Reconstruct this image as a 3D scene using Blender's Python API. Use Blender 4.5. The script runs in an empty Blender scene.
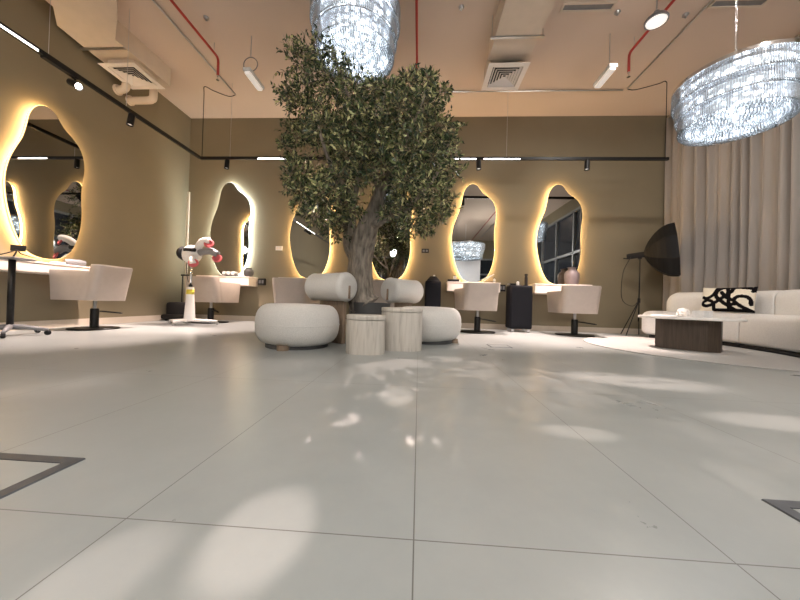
import bpy, bmesh, math, random
from mathutils import Vector, Matrix, noise
random.seed(7)
PI = math.pi
SC = bpy.context.scene
COL = SC.collection
XL, XR, YB, YF, ZC = -4.808, 5.10, 6.207, -6.0, 4.143

# ------------------------------------------------------------------ materials
def new_mat(name):
    m = bpy.data.materials.new(name); m.use_nodes = True
    nt = m.node_tree
    b = nt.nodes.get('Principled BSDF')
    return m, nt, b

def node(nt, typ, **kw):
    n = nt.nodes.new(typ)
    for k, v in kw.items():
        setattr(n, k, v)
    return n

def mat(name, col, rough=.5, metal=0, var=.12, scale=8, bump=0, bscale=60, spec=.5, sheen=0, stretch=(1, 1, 1), rvar=0):
    m, nt, b = new_mat(name)
    b.inputs['Roughness'].default_value = rough
    b.inputs['Metallic'].default_value = metal
    b.inputs['Specular IOR Level'].default_value = spec
    if sheen:
        b.inputs['Sheen Weight'].default_value = sheen
    tc = node(nt, 'ShaderNodeTexCoord'); mp = node(nt, 'ShaderNodeMapping')
    mp.inputs['Scale'].default_value = stretch
    nt.links.new(tc.outputs['Object'], mp.inputs['Vector'])
    nz = node(nt, 'ShaderNodeTexNoise'); nz.inputs['Scale'].default_value = scale; nz.inputs['Detail'].default_value = 4
    nt.links.new(mp.outputs['Vector'], nz.inputs['Vector'])
    cr = node(nt, 'ShaderNodeValToRGB')
    cr.color_ramp.elements[0].position = .3; cr.color_ramp.elements[1].position = .7
    cr.color_ramp.elements[0].color = [c * (1 - var) for c in col] + [1]
    cr.color_ramp.elements[1].color = [min(1, c * (1 + var)) for c in col] + [1]
    nt.links.new(nz.outputs['Fac'], cr.inputs['Fac'])
    nt.links.new(cr.outputs['Color'], b.inputs['Base Color'])
    if rvar:
        mr = node(nt, 'ShaderNodeMapRange')
        mr.inputs['To Min'].default_value = rough - rvar; mr.inputs['To Max'].default_value = rough + rvar
        nt.links.new(nz.outputs['Fac'], mr.inputs['Value']); nt.links.new(mr.outputs['Result'], b.inputs['Roughness'])
    if bump:
        n2 = node(nt, 'ShaderNodeTexNoise'); n2.inputs['Scale'].default_value = bscale; n2.inputs['Detail'].default_value = 3
        nt.links.new(mp.outputs['Vector'], n2.inputs['Vector'])
        bp = node(nt, 'ShaderNodeBump'); bp.inputs['Strength'].default_value = bump; bp.inputs['Distance'].default_value = .02
        nt.links.new(n2.outputs['Fac'], bp.inputs['Height']); nt.links.new(bp.outputs['Normal'], b.inputs['Normal'])
    return m

def emit(name, col, strength):
    m, nt, b = new_mat(name)
    b.inputs['Base Color'].default_value = (*col, 1)
    b.inputs['Emission Color'].default_value = (*col, 1)
    b.inputs['Emission Strength'].default_value = strength
    return m

def floor_mat():
    m, nt, b = new_mat('floor_porcelain')
    geo = node(nt, 'ShaderNodeNewGeometry'); sx = node(nt, 'ShaderNodeSeparateXYZ')
    nt.links.new(geo.outputs['Position'], sx.inputs['Vector'])
    def grout(out, off, size, w):
        a = node(nt, 'ShaderNodeMath', operation='SUBTRACT'); a.inputs[1].default_value = off
        nt.links.new(out, a.inputs[0])
        mo = node(nt, 'ShaderNodeMath', operation='PINGPONG'); mo.inputs[1].default_value = size / 2
        nt.links.new(a.outputs[0], mo.inputs[0])
        lt = node(nt, 'ShaderNodeMath', operation='LESS_THAN'); lt.inputs[1].default_value = w
        nt.links.new(mo.outputs[0], lt.inputs[0])
        return lt.outputs[0]
    g1 = grout(sx.outputs['X'], .00315, .6, .0013)
    g2 = grout(sx.outputs['Y'], .6261, 1.14428, .0013)
    mx = node(nt, 'ShaderNodeMath', operation='MAXIMUM')
    nt.links.new(g1, mx.inputs[0]); nt.links.new(g2, mx.inputs[1])
    nz = node(nt, 'ShaderNodeTexNoise'); nz.inputs['Scale'].default_value = 2.2; nz.inputs['Detail'].default_value = 8; nz.inputs['Roughness'].default_value = .65
    nt.links.new(geo.outputs['Position'], nz.inputs['Vector'])
    cr = node(nt, 'ShaderNodeValToRGB')
    cr.color_ramp.elements[0].position = .3; cr.color_ramp.elements[0].color = (.262, .283, .280, 1)
    cr.color_ramp.elements[1].position = .72; cr.color_ramp.elements[1].color = (.316, .336, .331, 1)
    nt.links.new(nz.outputs['Fac'], cr.inputs['Fac'])
    mix = node(nt, 'ShaderNodeMix', data_type='RGBA'); mix.inputs[7].default_value = (.11, .11, .105, 1)
    nt.links.new(mx.outputs[0], mix.inputs[0]); nt.links.new(cr.outputs['Color'], mix.inputs[6])
    nt.links.new(mix.outputs[2], b.inputs['Base Color'])
    mr = node(nt, 'ShaderNodeMapRange'); mr.inputs['To Min'].default_value = .24; mr.inputs['To Max'].default_value = .34
    nt.links.new(nz.outputs['Fac'], mr.inputs['Value']); nt.links.new(mr.outputs['Result'], b.inputs['Roughness'])
    b.inputs['Specular IOR Level'].default_value = .55
    return m

def island_mat(name, stops, rough, spec=.4, trans=0):
    m, nt, b = new_mat(name)
    geo = node(nt, 'ShaderNodeNewGeometry'); cr = node(nt, 'ShaderNodeValToRGB')
    els = cr.color_ramp.elements
    els[0].position, els[0].color = stops[0][0], (*stops[0][1], 1)
    els[1].position, els[1].color = stops[-1][0], (*stops[-1][1], 1)
    for p, c in stops[1:-1]:
        e = els.new(p); e.color = (*c, 1)
    nt.links.new(geo.outputs['Random Per Island'], cr.inputs['Fac'])
    nt.links.new(cr.outputs['Color'], b.inputs['Base Color'])
    b.inputs['Roughness'].default_value = rough; b.inputs['Specular IOR Level'].default_value = spec
    if trans:
        out = nt.nodes['Material Output']; tr = node(nt, 'ShaderNodeBsdfTranslucent'); ms = node(nt, 'ShaderNodeMixShader')
        nt.links.new(cr.outputs['Color'], tr.inputs['Color']); ms.inputs[0].default_value = trans
        nt.links.new(b.outputs[0], ms.inputs[1]); nt.links.new(tr.outputs[0], ms.inputs[2]); nt.links.new(ms.outputs[0], out.inputs['Surface'])
    return m

def travertine(name):
    m, nt, b = new_mat(name)
    tc = node(nt, 'ShaderNodeTexCoord'); mp = node(nt, 'ShaderNodeMapping'); mp.inputs['Scale'].default_value = (22, 22, 2.2)
    nt.links.new(tc.outputs['Object'], mp.inputs['Vector'])
    nz = node(nt, 'ShaderNodeTexNoise'); nz.inputs['Scale'].default_value = 1.4; nz.inputs['Detail'].default_value = 7; nz.inputs['Distortion'].default_value = .5
    nt.links.new(mp.outputs['Vector'], nz.inputs['Vector'])
    cr = node(nt, 'ShaderNodeValToRGB'); e = cr.color_ramp.elements
    e[0].position = .3; e[0].color = (.36, .335, .295, 1); e[1].position = .62; e[1].color = (.56, .53, .48, 1)
    x = e.new(.46); x.color = (.50, .47, .42, 1)
    nt.links.new(nz.outputs['Fac'], cr.inputs['Fac']); nt.links.new(cr.outputs['Color'], b.inputs['Base Color'])
    b.inputs['Roughness'].default_value = .5
    bp = node(nt, 'ShaderNodeBump'); bp.inputs['Strength'].default_value = .25; bp.inputs['Distance'].default_value = .01
    nt.links.new(nz.outputs['Fac'], bp.inputs['Height']); nt.links.new(bp.outputs['Normal'], b.inputs['Normal'])
    return m

def glass_mat(name, col, rough=.05, trans=1.0, ior=1.45):
    m, nt, b = new_mat(name)
    b.inputs['Base Color'].default_value = (*col, 1); b.inputs['Roughness'].default_value = rough
    b.inputs['Transmission Weight'].default_value = trans; b.inputs['IOR'].default_value = ior
    return m

def led_dots():
    m, nt, b = new_mat('chandelier_led')
    b.inputs['Base Color'].default_value = (.55, .58, .62, 1); b.inputs['Emission Color'].default_value = (.84, .92, 1.0, 1)
    tc = node(nt, 'ShaderNodeTexCoord'); vo = node(nt, 'ShaderNodeTexVoronoi'); vo.inputs['Scale'].default_value = 15
    nt.links.new(tc.outputs['Object'], vo.inputs['Vector'])
    mr = node(nt, 'ShaderNodeMapRange'); mr.inputs['From Min'].default_value = .15; mr.inputs['From Max'].default_value = .5; mr.inputs['To Min'].default_value = 8.5; mr.inputs['To Max'].default_value = .55
    nt.links.new(vo.outputs['Distance'], mr.inputs['Value']); nt.links.new(mr.outputs['Result'], b.inputs['Emission Strength'])
    return m
M = dict(
    floor=floor_mat(),
    wall=mat('wall_plaster_olive', (.228, .190, .123), .75, var=.05, scale=1.2, bump=.05, bscale=90),
    ceil=mat('ceiling_paint', (.67, .545, .455), .85, var=.03, scale=.8),
    duct=mat('duct_paint', (.66, .56, .46), .7, var=.03),
    base=mat('baseboard_paint', (.62, .54, .45), .5, var=.03),
    white=mat('white_lacquer', (.80, .72, .66), .35, var=.02),
    purewhite=mat('white_paint', (.82, .80, .78), .45, var=.02),
    ventwhite=mat('vent_white', (.85, .79, .75), .5, var=.02),
    dark=mat('dark_void', (.012, .011, .010), .6, var=.1),
    black=mat('black_metal', spec=.25, col=(0.0099, 0.0094, 0.0094), rough=.4, var=.1),
    blackplastic=mat('black_plastic', spec=.25, col=(0.0110, 0.0110, 0.0127), rough=.45, var=.15),
    grayplastic=mat('grey_plastic', (.20, .20, .21), .4, var=.1),
    steel=mat('brushed_steel', (.55, .55, .56), .28, 1, var=.08),
    chrome=mat('chrome', (.75, .76, .78), .12, 1, var=.03),
    hatch=mat('hatch_metal', (.13, .14, .155), .42, .6, var=.08, scale=30),
    red=mat('red_pipe', (.42, .035, .025), .45, var=.06),
    redpad=mat('red_pad', (.55, .10, .11), .5, var=.06),
    leather=mat('beige_leather', (.43, .375, .335), .5, var=.03, scale=14, bump=.06, bscale=140),
    cream=mat('cream_boucle', (.66, .65, .62), .95, var=.06, scale=90, bump=.5, bscale=190, sheen=.25),
    sofa=mat('ivory_boucle', (.73, .715, .695), .95, var=.05, scale=70, bump=.5, bscale=160, sheen=.25),
    wood=mat('walnut_post', (.22, .16, .11), .5, var=.2, scale=6, stretch=(8, 8, 1)),
    darkwood=mat('smoked_oak', (.052, .036, .025), .45, var=.35, scale=5, stretch=(14, 14, .8)),
    travertine=travertine('travertine'),
    marble=mat('pale_stone_top', (.74, .72, .69), .3, var=.06, scale=5),
    bark=mat('olive_bark', (.23, .20, .165), .9, var=.55, scale=9, bump=.9, bscale=16, stretch=(3, 3, .8)),
    twig=mat('twig_bark', (.17, .125, .08), .85, var=.25, scale=20),
    leaf=island_mat('olive_leaves', [(0, (.009, .020, .010)), (.45, (.030, .054, .022)), (.68, (.11, .145, .055)), (.86, (.34, .37, .16)), (1, (.60, .58, .30))], .32, .5, .2),  # palest leaf tones also put lamp highlights into the colour
    planter=mat('charcoal_planter', (.055, .055, .055), .6, var=.1),
    soil=mat('potting_soil', (.05, .035, .025), .95, var=.4, scale=40, bump=.6),
    curtain=mat('taupe_velvet', (.255, .228, .207), .6, var=.07, scale=3, sheen=.5, stretch=(1, 1, .3)),
    softbox=mat('softbox_fabric', spec=.25, col=(0.0055, 0.0055, 0.0060), rough=.6, var=.1),
    navy=mat('black_cart_shell', spec=.12, col=(0.006, 0.0065, 0.009), rough=.6, var=.12),
    mauve=mat('mauve_ceramic', (.20, .165, .17), .4, var=.12, scale=10),
    rug=mat('pale_rug', (.40, .39, .375), .95, var=.05, scale=60, bump=.4, bscale=200),
    screen=mat('front_panel_white', (.8, .8, .84), .5, var=.02),
    frame=mat('window_frame_grey', (.28, .29, .30), .4, .3, var=.05),
    paper=mat('paper', (.82, .80, .77), .7, var=.03),
    greyprint=mat('tissue_box_card', (.60, .60, .60), .6, var=.1, scale=20),
    yellow=mat('yellow_sticker', (.75, .62, .08), .5, var=.05),
    led_gold=emit('led_gold', (1.0, .69, .36), 50), edge_gold=emit('edge_gold', (1.0, .72, .30), 2.2),
    led_white=emit('led_white', (.93, 1.0, .97), 52), edge_white=emit('edge_white', (.93, 1.0, .97), 3.0),
    led_bar=emit('led_bar', (1.0, .97, .96), 9),
    led_core=led_dots(),
    lamp_face=emit('lamp_face', (1.0, .95, .90), .62),
    globe=emit('globe_fill_glow', (1.0, .96, .92), 100),
    spot_face=emit('spot_face', (1.0, .92, .88), 30),
    tube_face=emit('emergency_tube', (1.0, .96, .92), .22),
)
# mirror
m, nt, b = new_mat('mirror_silver'); b.inputs['Base Color'].default_value = (.60, .60, .58, 1); b.inputs['Metallic'].default_value = 1; b.inputs['Roughness'].default_value = .012
M['mirror'] = m
M['nightglass'] = glass_mat('night_glass', (.03, .035, .045), .04, 0.0); M['nightglass'].node_tree.nodes['Principled BSDF'].inputs['Specular IOR Level'].default_value = .6
# crystal: clear glass rods that also scatter the LED light behind them
def crystal():
    m, nt, b = new_mat('crystal')
    b.inputs['Base Color'].default_value = (.90, .95, 1, 1); b.inputs['Roughness'].default_value = .08; b.inputs['Transmission Weight'].default_value = .75
    b.inputs['IOR'].default_value = 1.5
    return m
M['crystal'] = crystal()

# ------------------------------------------------------------------ mesh helpers
class MB:
    def __init__(s): s.bm = bmesh.new()
    def _x(s, verts, mtx):
        if mtx is not None: bmesh.ops.transform(s.bm, matrix=mtx, verts=verts)
    def box(s, c, d, rz=0, mtx=None):
        r = bmesh.ops.create_cube(s.bm, size=1)['verts']
        bmesh.ops.transform(s.bm, matrix=Matrix.Translation(c) @ Matrix.Rotation(rz, 4, 'Z') @ Matrix.Diagonal((*d, 1)), verts=r)
        s._x(r, mtx); return s
    def rbox(s, c, d, bev, seg=2, rz=0, mtx=None):
        t = bmesh.new(); r = bmesh.ops.create_cube(t, size=1)['verts']
        bmesh.ops.transform(t, matrix=Matrix.Diagonal((*d, 1)), verts=r)
        bmesh.ops.bevel(t, geom=t.edges[:], offset=bev, segments=seg, affect='EDGES', profile=.5)
        bmesh.ops.transform(t, matrix=(mtx or Matrix()) @ Matrix.Translation(c) @ Matrix.Rotation(rz, 4, 'Z'), verts=t.verts[:])
        s._merge(t); return s
    def _merge(s, t):
        me = bpy.data.meshes.new('tmp'); t.to_mesh(me); t.free(); s.bm.from_mesh(me); bpy.data.meshes.remove(me)
    def cyl(s, p0, p1, r0, r1=None, seg=16):
        return s.tube([p0, p1], [r0, r0 if r1 is None else r1], seg)
    def tube(s, pts, rad, seg=8, cap=True, wob=None):
        pts = [Vector(p) for p in pts]; n = len(pts)
        if not hasattr(rad, '__len__'): rad = [rad] * n
        rings = []; up = None
        for i, p in enumerate(pts):
            t = (pts[min(i + 1, n - 1)] - pts[max(i - 1, 0)])
            t = t.normalized() if t.length > 1e-9 else Vector((0, 0, 1))
            if up is None:
                a = Vector((0, 0, 1)) if abs(t.z) < .9 else Vector((1, 0, 0))
                u = t.cross(a).normalized()
            else:
                u = (up - t * up.dot(t)).normalized()
            up = u; v = t.cross(u)
            ring = []
            for k in range(seg):
                a = 2 * PI * k / seg
                q = u * math.cos(a) + v * math.sin(a)
                rr = rad[i] * (1 + (wob(p, a) if wob else 0))
                ring.append(s.bm.verts.new(p + q * rr))
            rings.append(ring)
        s._skin(rings, cap); return s
    def _skin(s, rings, cap=True, closed=True):
        n = len(rings[0])
        for a, b in zip(rings, rings[1:]):
            for k in range(n if closed else n - 1):
                try: s.bm.faces.new((a[k], a[(k + 1) % n], b[(k + 1) % n], b[k]))
                except ValueError: pass
        if cap:
            for r in (rings[0][::-1], rings[-1]):
                try: s.bm.faces.new(r)
                except ValueError: pass
    def loft(s, rings, cap=True, closed=True):
        s._skin([[s.bm.verts.new(p) for p in r] for r in rings], cap, closed); return s
    def lathe(s, prof, seg=32, c=(0, 0, 0), sx=1, sy=1):
        rings = []
        for r, z in prof:
            rings.append([Vector((c[0] + sx * max(r, 1e-4) * math.cos(2 * PI * k / seg), c[1] + sy * max(r, 1e-4) * math.sin(2 * PI * k / seg), c[2] + z)) for k in range(seg)])
        return s.loft(rings)
    def prism(s, poly, z0, z1, bev=0):
        if not bev:
            return s.loft([[Vector((x, y, z0)) for x, y in poly], [Vector((x, y, z1)) for x, y in poly]])
        cx = sum(p[0] for p in poly) / len(poly); cy = sum(p[1] for p in poly) / len(poly)
        def sh(o, z):
            out = []
            for x, y in poly:
                d = Vector((x - cx, y - cy)); l = d.length
                d = d * ((l - o) / l); out.append(Vector((cx + d.x, cy + d.y, z)))
            return out
        return s.loft([sh(bev, z0), sh(bev * .3, z0 + bev * .3), sh(0, z0 + bev), sh(0, z1 - bev), sh(bev * .3, z1 - bev * .3), sh(bev, z1)])
    def sphere(s, c, r, sc=(1, 1, 1), seg=16, mtx=None):
        v = bmesh.ops.create_uvsphere(s.bm, u_segments=seg, v_segments=max(6, seg // 2), radius=r)['verts']
        bmesh.ops.transform(s.bm, matrix=Matrix.Translation(c) @ Matrix.Diagonal((*sc, 1)), verts=v); s._x(v, mtx); return s
    def plate(s, y, xs, zs): pass
    def build(s, name, m, parent=None, smooth=False, mtx=None, angle=None):
        bmesh.ops.recalc_face_normals(s.bm, faces=s.bm.faces[:])
        me = bpy.data.meshes.new(name)
        if mtx is not None: bmesh.ops.transform(s.bm, matrix=mtx, verts=s.bm.verts[:])
        s.bm.to_mesh(me); s.bm.free()
        for mm in (m if isinstance(m, (list, tuple)) else [m]): me.materials.append(mm)
        if smooth:
            for p in me.polygons: p.use_smooth = True
            if angle: me.set_sharp_from_angle(angle=angle)
        o = bpy.data.objects.new(name, me); COL.objects.link(o)
        if parent is not None: o.parent = parent
        return o

def thing(name, label, cat, loc=(0, 0, 0), rz=0, group=None):
    o = bpy.data.objects.new(name, None); COL.objects.link(o)
    o.location = loc; o.rotation_euler = (0, 0, rz); o.empty_display_size = .1
    return tag(o, label, cat, group)
def tag(o, label, cat, group=None):
    o['label'] = label; o['category'] = cat
    if group: o['group'] = group
    return o
def struct(o): o['kind'] = 'structure'; return o
def dup(root, loc, rz, label, group=None):
    r = root.copy(); COL.objects.link(r); r.location = loc; r.rotation_euler = (0, 0, rz); r['label'] = label
    if group: r['group'] = group
    for ch in list(root.children):
        c = ch.copy(); COL.objects.link(c); c.parent = r
        for g in list(ch.children):
            d = g.copy(); COL.objects.link(d); d.parent = c
    return r
S40 = math.radians(40)

def catmull(P, n=6, closed=False):
    P = [Vector(p) for p in P]; out = []; N = len(P)
    for i in range(N if closed else N - 1):
        if closed: a, b, c, d = P[(i - 1) % N], P[i], P[(i + 1) % N], P[(i + 2) % N]
        else: a, b, c, d = P[max(i - 1, 0)], P[i], P[i + 1], P[min(i + 2, N - 1)]
        for k in range(n):
            t = k / n
            out.append(.5 * ((2 * b) + (c - a) * t + (2 * a - 5 * b + 4 * c - d) * t * t + (3 * b - a - 3 * c + d) * t ** 3))
    if not closed: out.append(P[-1])
    return out

# ------------------------------------------------------------------ camera
R_ = Vector((0.99778132, 0.05987474, 0.02911121)); U_ = Vector((-0.02861693, -0.00909634, 0.99954906)); F_ = Vector((-0.06011254, 0.99816445, 0.00736272))
cd = bpy.data.cameras.new('camera'); cam = bpy.data.objects.new('camera', cd); COL.objects.link(cam)
mw = Matrix(((R_.x, U_.x, -F_.x, 0), (R_.y, U_.y, -F_.y, 0), (R_.z, U_.z, -F_.z, .468), (0, 0, 0, 1)))
cam.matrix_world = mw; cd.sensor_width = 36; cd.sensor_fit = 'HORIZONTAL'; cd.lens = 314.78 / 800 * 36; cd.clip_start = .02
SC.camera = cam

# ------------------------------------------------------------------ room shell
T = .15
struct(MB().box(((XL + XR) / 2, (YB + YF) / 2, -.05), (XR - XL + 2 * T, YB - YF + 2 * T, .1)).build('floor', M['floor']))
struct(MB().box(((XL + XR) / 2, (YB + YF) / 2, ZC + .06), (XR - XL + 2 * T, YB - YF + 2 * T, .12)).build('ceiling', M['ceil']))
struct(MB().box((XL - T / 2, (YB + YF) / 2, ZC / 2), (T, YB - YF + 2 * T, ZC)).build('wall_left', M['wall']))
struct(MB().box(((XL + XR) / 2, YB + T / 2, ZC / 2), (XR - XL, T, ZC)).build('wall_back', M['wall']))
# right wall: solid strips around a long window
WY0, WY1, WZ0, WZ1 = -5.4, 5.4, .12, 3.75
w = MB(); w.box((XR + T / 2, (YB + YF) / 2, WZ0 / 2), (T, YB - YF + 2 * T, WZ0)); w.box((XR + T / 2, (YB + YF) / 2, (ZC + WZ1) / 2), (T, YB - YF + 2 * T, ZC - WZ1))
w.box((XR + T / 2, (YB + T + WY1) / 2, (WZ0 + WZ1) / 2), (T, YB + T - WY1, WZ1 - WZ0)); w.box((XR + T / 2, (YF - T + WY0) / 2, (WZ0 + WZ1) / 2), (T, WY0 - YF + T, WZ1 - WZ0))
struct(w.build('wall_right', M['wall']))
win = struct(MB().box((XR + .09, (WY0 + WY1) / 2, (WZ0 + WZ1) / 2), (.012, WY1 - WY0, WZ1 - WZ0)).build('window_1', M['nightglass']))
f = MB()
for z in (WZ0 + .04, 1.15, 2.3, WZ1 - .04): f.box((XR + .05, (WY0 + WY1) / 2, z), (.08, WY1 - WY0, .08))
y = WY0 + .04
while y < WY1 + .01: f.box((XR + .05, y, (WZ0 + WZ1) / 2), (.08, .08, WZ1 - WZ0)); y += (WY1 - WY0 - .08) / 8
f.build('window_frame', M['frame'], win)
# front wall (behind the camera) with dark shopfront glazing
FX0, FX1, FZ1 = -3.6, 4.4, 3.1
w = MB(); w.box(((XL + FX0) / 2, YF - T / 2, ZC / 2), (FX0 - XL, T, ZC)); w.box(((XR + FX1) / 2, YF - T / 2, ZC / 2), (XR - FX1, T, ZC)); w.box(((FX0 + FX1) / 2, YF - T / 2, (ZC + FZ1) / 2), (FX1 - FX0, T, ZC - FZ1))
struct(w.build('wall_front', M['wall']))
win = struct(MB().box(((FX0 + FX1) / 2, YF - .09, FZ1 / 2), (FX1 - FX0, .012, FZ1)).build('window_2', M['nightglass']))
f = MB()
for z in (.05, 2.2, FZ1 - .04): f.box(((FX0 + FX1) / 2, YF - .05, z), (FX1 - FX0, .08, .08))
for i in range(7): f.box((FX0 + .04 + i * (FX1 - FX0 - .08) / 6, YF - .05, FZ1 / 2), (.08, .08, FZ1))
f.build('window_frame', M['frame'], win)
# baseboards, corner trim
struct(MB().box((XL + .008, (YB + YF) / 2, .05), (.016, YB - YF, .10)).build('baseboard_left', M['base']))
struct(MB().box(((XL + XR) / 2, YB - .008, .05), (XR - XL - .04, .016, .10)).build('baseboard_back', M['base']))
struct(MB().box((XL + .02, YB - .02, 1.36), (.035, .035, 2.5)).build('trim_1', M['base']))

# ------------------------------------------------------------------ mirrors
MO = [(165, 72), (146, 78), (130, 95), (119, 122), (113, 158), (104, 200), (90, 237), (77, 275), (69, 318), (68, 355), (72, 395), (80, 435), (92, 478), (108, 515), (130, 545), (170, 558), (215, 552), (247, 525), (266, 480), (276, 432), (278, 390), (275, 340), (275, 295), (280, 255), (282, 222), (277, 188), (264, 158), (240, 134), (216, 117), (200, 98), (186, 80)]
def mirror(center_x, wall, label, led, ztop=2.79, flip=False):
    W = .83 / 214; H = (2.79 - .89) / (558 - 72)
    out = catmull([Vector((((x - 175) * W) * (-1 if flip else 1), 0, ztop - (y - 72) * H)) for x, y in MO], 4, True)
    def off(o, y):
        res = []; n = len(out)
        for i, p in enumerate(out):
            t = (out[(i + 1) % n] - out[i - 1]); nn = Vector((t.z, 0, -t.x)).normalized()
            if flip: nn = -nn
            res.append(Vector((p.x + nn.x * o, y, p.z + nn.z * o)))
        return res
    # decide outward sign
    cx = sum(p.x for p in out) / len(out); tst = off(.01, 0)
    s = 1 if abs(tst[0].z - 1.8) > abs(out[0].z - 1.8) else -1
    if wall == 'back': t = thing('backlit_mirror', label, 'mirror', (center_x, YB, 0), 0, 'organic backlit mirrors')
    else: t = thing('backlit_mirror', label, 'mirror', (XL, center_x, 0), PI / 2, 'organic backlit mirrors')
    b = MB(); b.loft([off(0, -.086), off(0, -.080)]); b.build('mirror_glass', M['mirror'], t)
    b = MB(); b.loft([off(-.042 * s, -.001), off(-.042 * s, -.067)]); b.build('backing_box', M['blackplastic'], t)
    # translucent glowing edge: a ring behind the glass that stands a few millimetres proud of it
    b = MB(); o1, o2 = .005 * s, -.05 * s
    rings = [off(o2, -.079), off(o1, -.079), off(o1, -.068), off(o2, -.068), off(o2, -.079)]
    b.loft(rings, cap=False); b.build('glowing_edge', M['edge_gold' if led is M['led_gold'] else 'edge_white'], t)
    # LED strip around the backing box, facing outwards into the gap behind the glass
    b = MB(); b.loft([off(-.040 * s, -.012), off(-.040 * s, -.045)], cap=False); b.build('led_strip', led, t)
    return t
mirror(3.70, 'left', 'large gold-lit wavy mirror on the left wall', M['led_gold'])
mirror(-3.84, 'back', 'cool white-lit wavy mirror beside the hooded hair processor', M['led_white'])
mirror(-2.19, 'back', 'gold-lit wavy mirror on the back wall directly left of the tree', M['led_gold'])
mirror(-.60, 'back', 'gold-lit wavy mirror mostly hidden behind the tree trunk', M['led_gold'])
mirror(1.015, 'back', 'gold-lit wavy mirror on the back wall just right of the tree', M['led_gold'])
mirror(2.62, 'back', 'gold-lit wavy mirror nearest the curtain, a mauve vase before it', M['led_gold'])
mirror(1.9, 'left', 'second gold-lit wavy mirror further along the left wall, seen only in reflection', M['led_gold'])

# ------------------------------------------------------------------ wall shelves
def shelf(loc, rz, w, label, z0=.70, z1=.88, d=.34):
    t = thing('mirror_console', label, 'shelf', loc, rz, 'floating consoles under the mirrors')
    MB().rbox((0, -d / 2 - .001, (z0 + z1) / 2 - .012), (w, d, z1 - z0 - .024), .006).build('drawer_box', M['white'], t)
    MB().rbox((0, -d / 2 - .006, z1 - .011), (w + .012, d + .012, .022), .005).build('top_slab', M['white'], t)
    MB().box((0, -d - .003, (z0 + z1) / 2 - .012), (w - .03, .004, z1 - z0 - .05)).build('drawer_front', M['white'], t)
    return t
shelf((XL, 3.22, 0), PI / 2, 1.75, 'long pale floating console under the left wall mirror', .69, .83, .26)
shelf((-3.80, YB, 0), 0, 1.05, 'pale floating console under the white-lit mirror')
shelf((-2.21, YB, 0), 0, .96, 'pale floating console left of the tree, behind the cream bolster')
shelf((-.62, YB, 0), 0, .96, 'pale floating console hidden behind the tree trunk')
shelf((1.0, YB, 0), 0, .96, 'pale floating console between the two black carts')
shelf((2.60, YB, 0), 0, 1.0, 'pale floating console holding the mauve vase')

# sockets and switches
def socket(x, z, label, m, wide, tall, depth=.012, kind='socket_box', cat='socket'):
    t = thing(kind, label, cat, (x, YB, z))
    MB().rbox((0, -depth / 2, 0), (wide, depth, tall), .003).build('cover_plate', m, t)
    for s in (-1, 1): MB().box((s * wide * .22, -depth - .001, 0), (wide * .3, .003, tall * .5)).build('insert', M['grayplastic'] if m is not M['purewhite'] else M['white'], t)
socket(-2.855, 1.49, 'white double switch plate beside the white-lit mirror', M['purewhite'], .14, .085, kind='switch_plate', cat='switch')
socket(.095, 1.495, 'small black switch plate on the wall right of the tree', M['blackplastic'], .14, .08, kind='switch_plate', cat='switch')
for x, l in ((-3.17, 'dark socket box at the right end of the white-lit mirror console'), (1.585, 'dark socket box at the right end of the console between the carts'), (-.05, 'dark socket box on the wall behind the right pouf bolster')):
    socket(x, .80, l, M['blackplastic'], .13, .13, .07)

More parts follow.
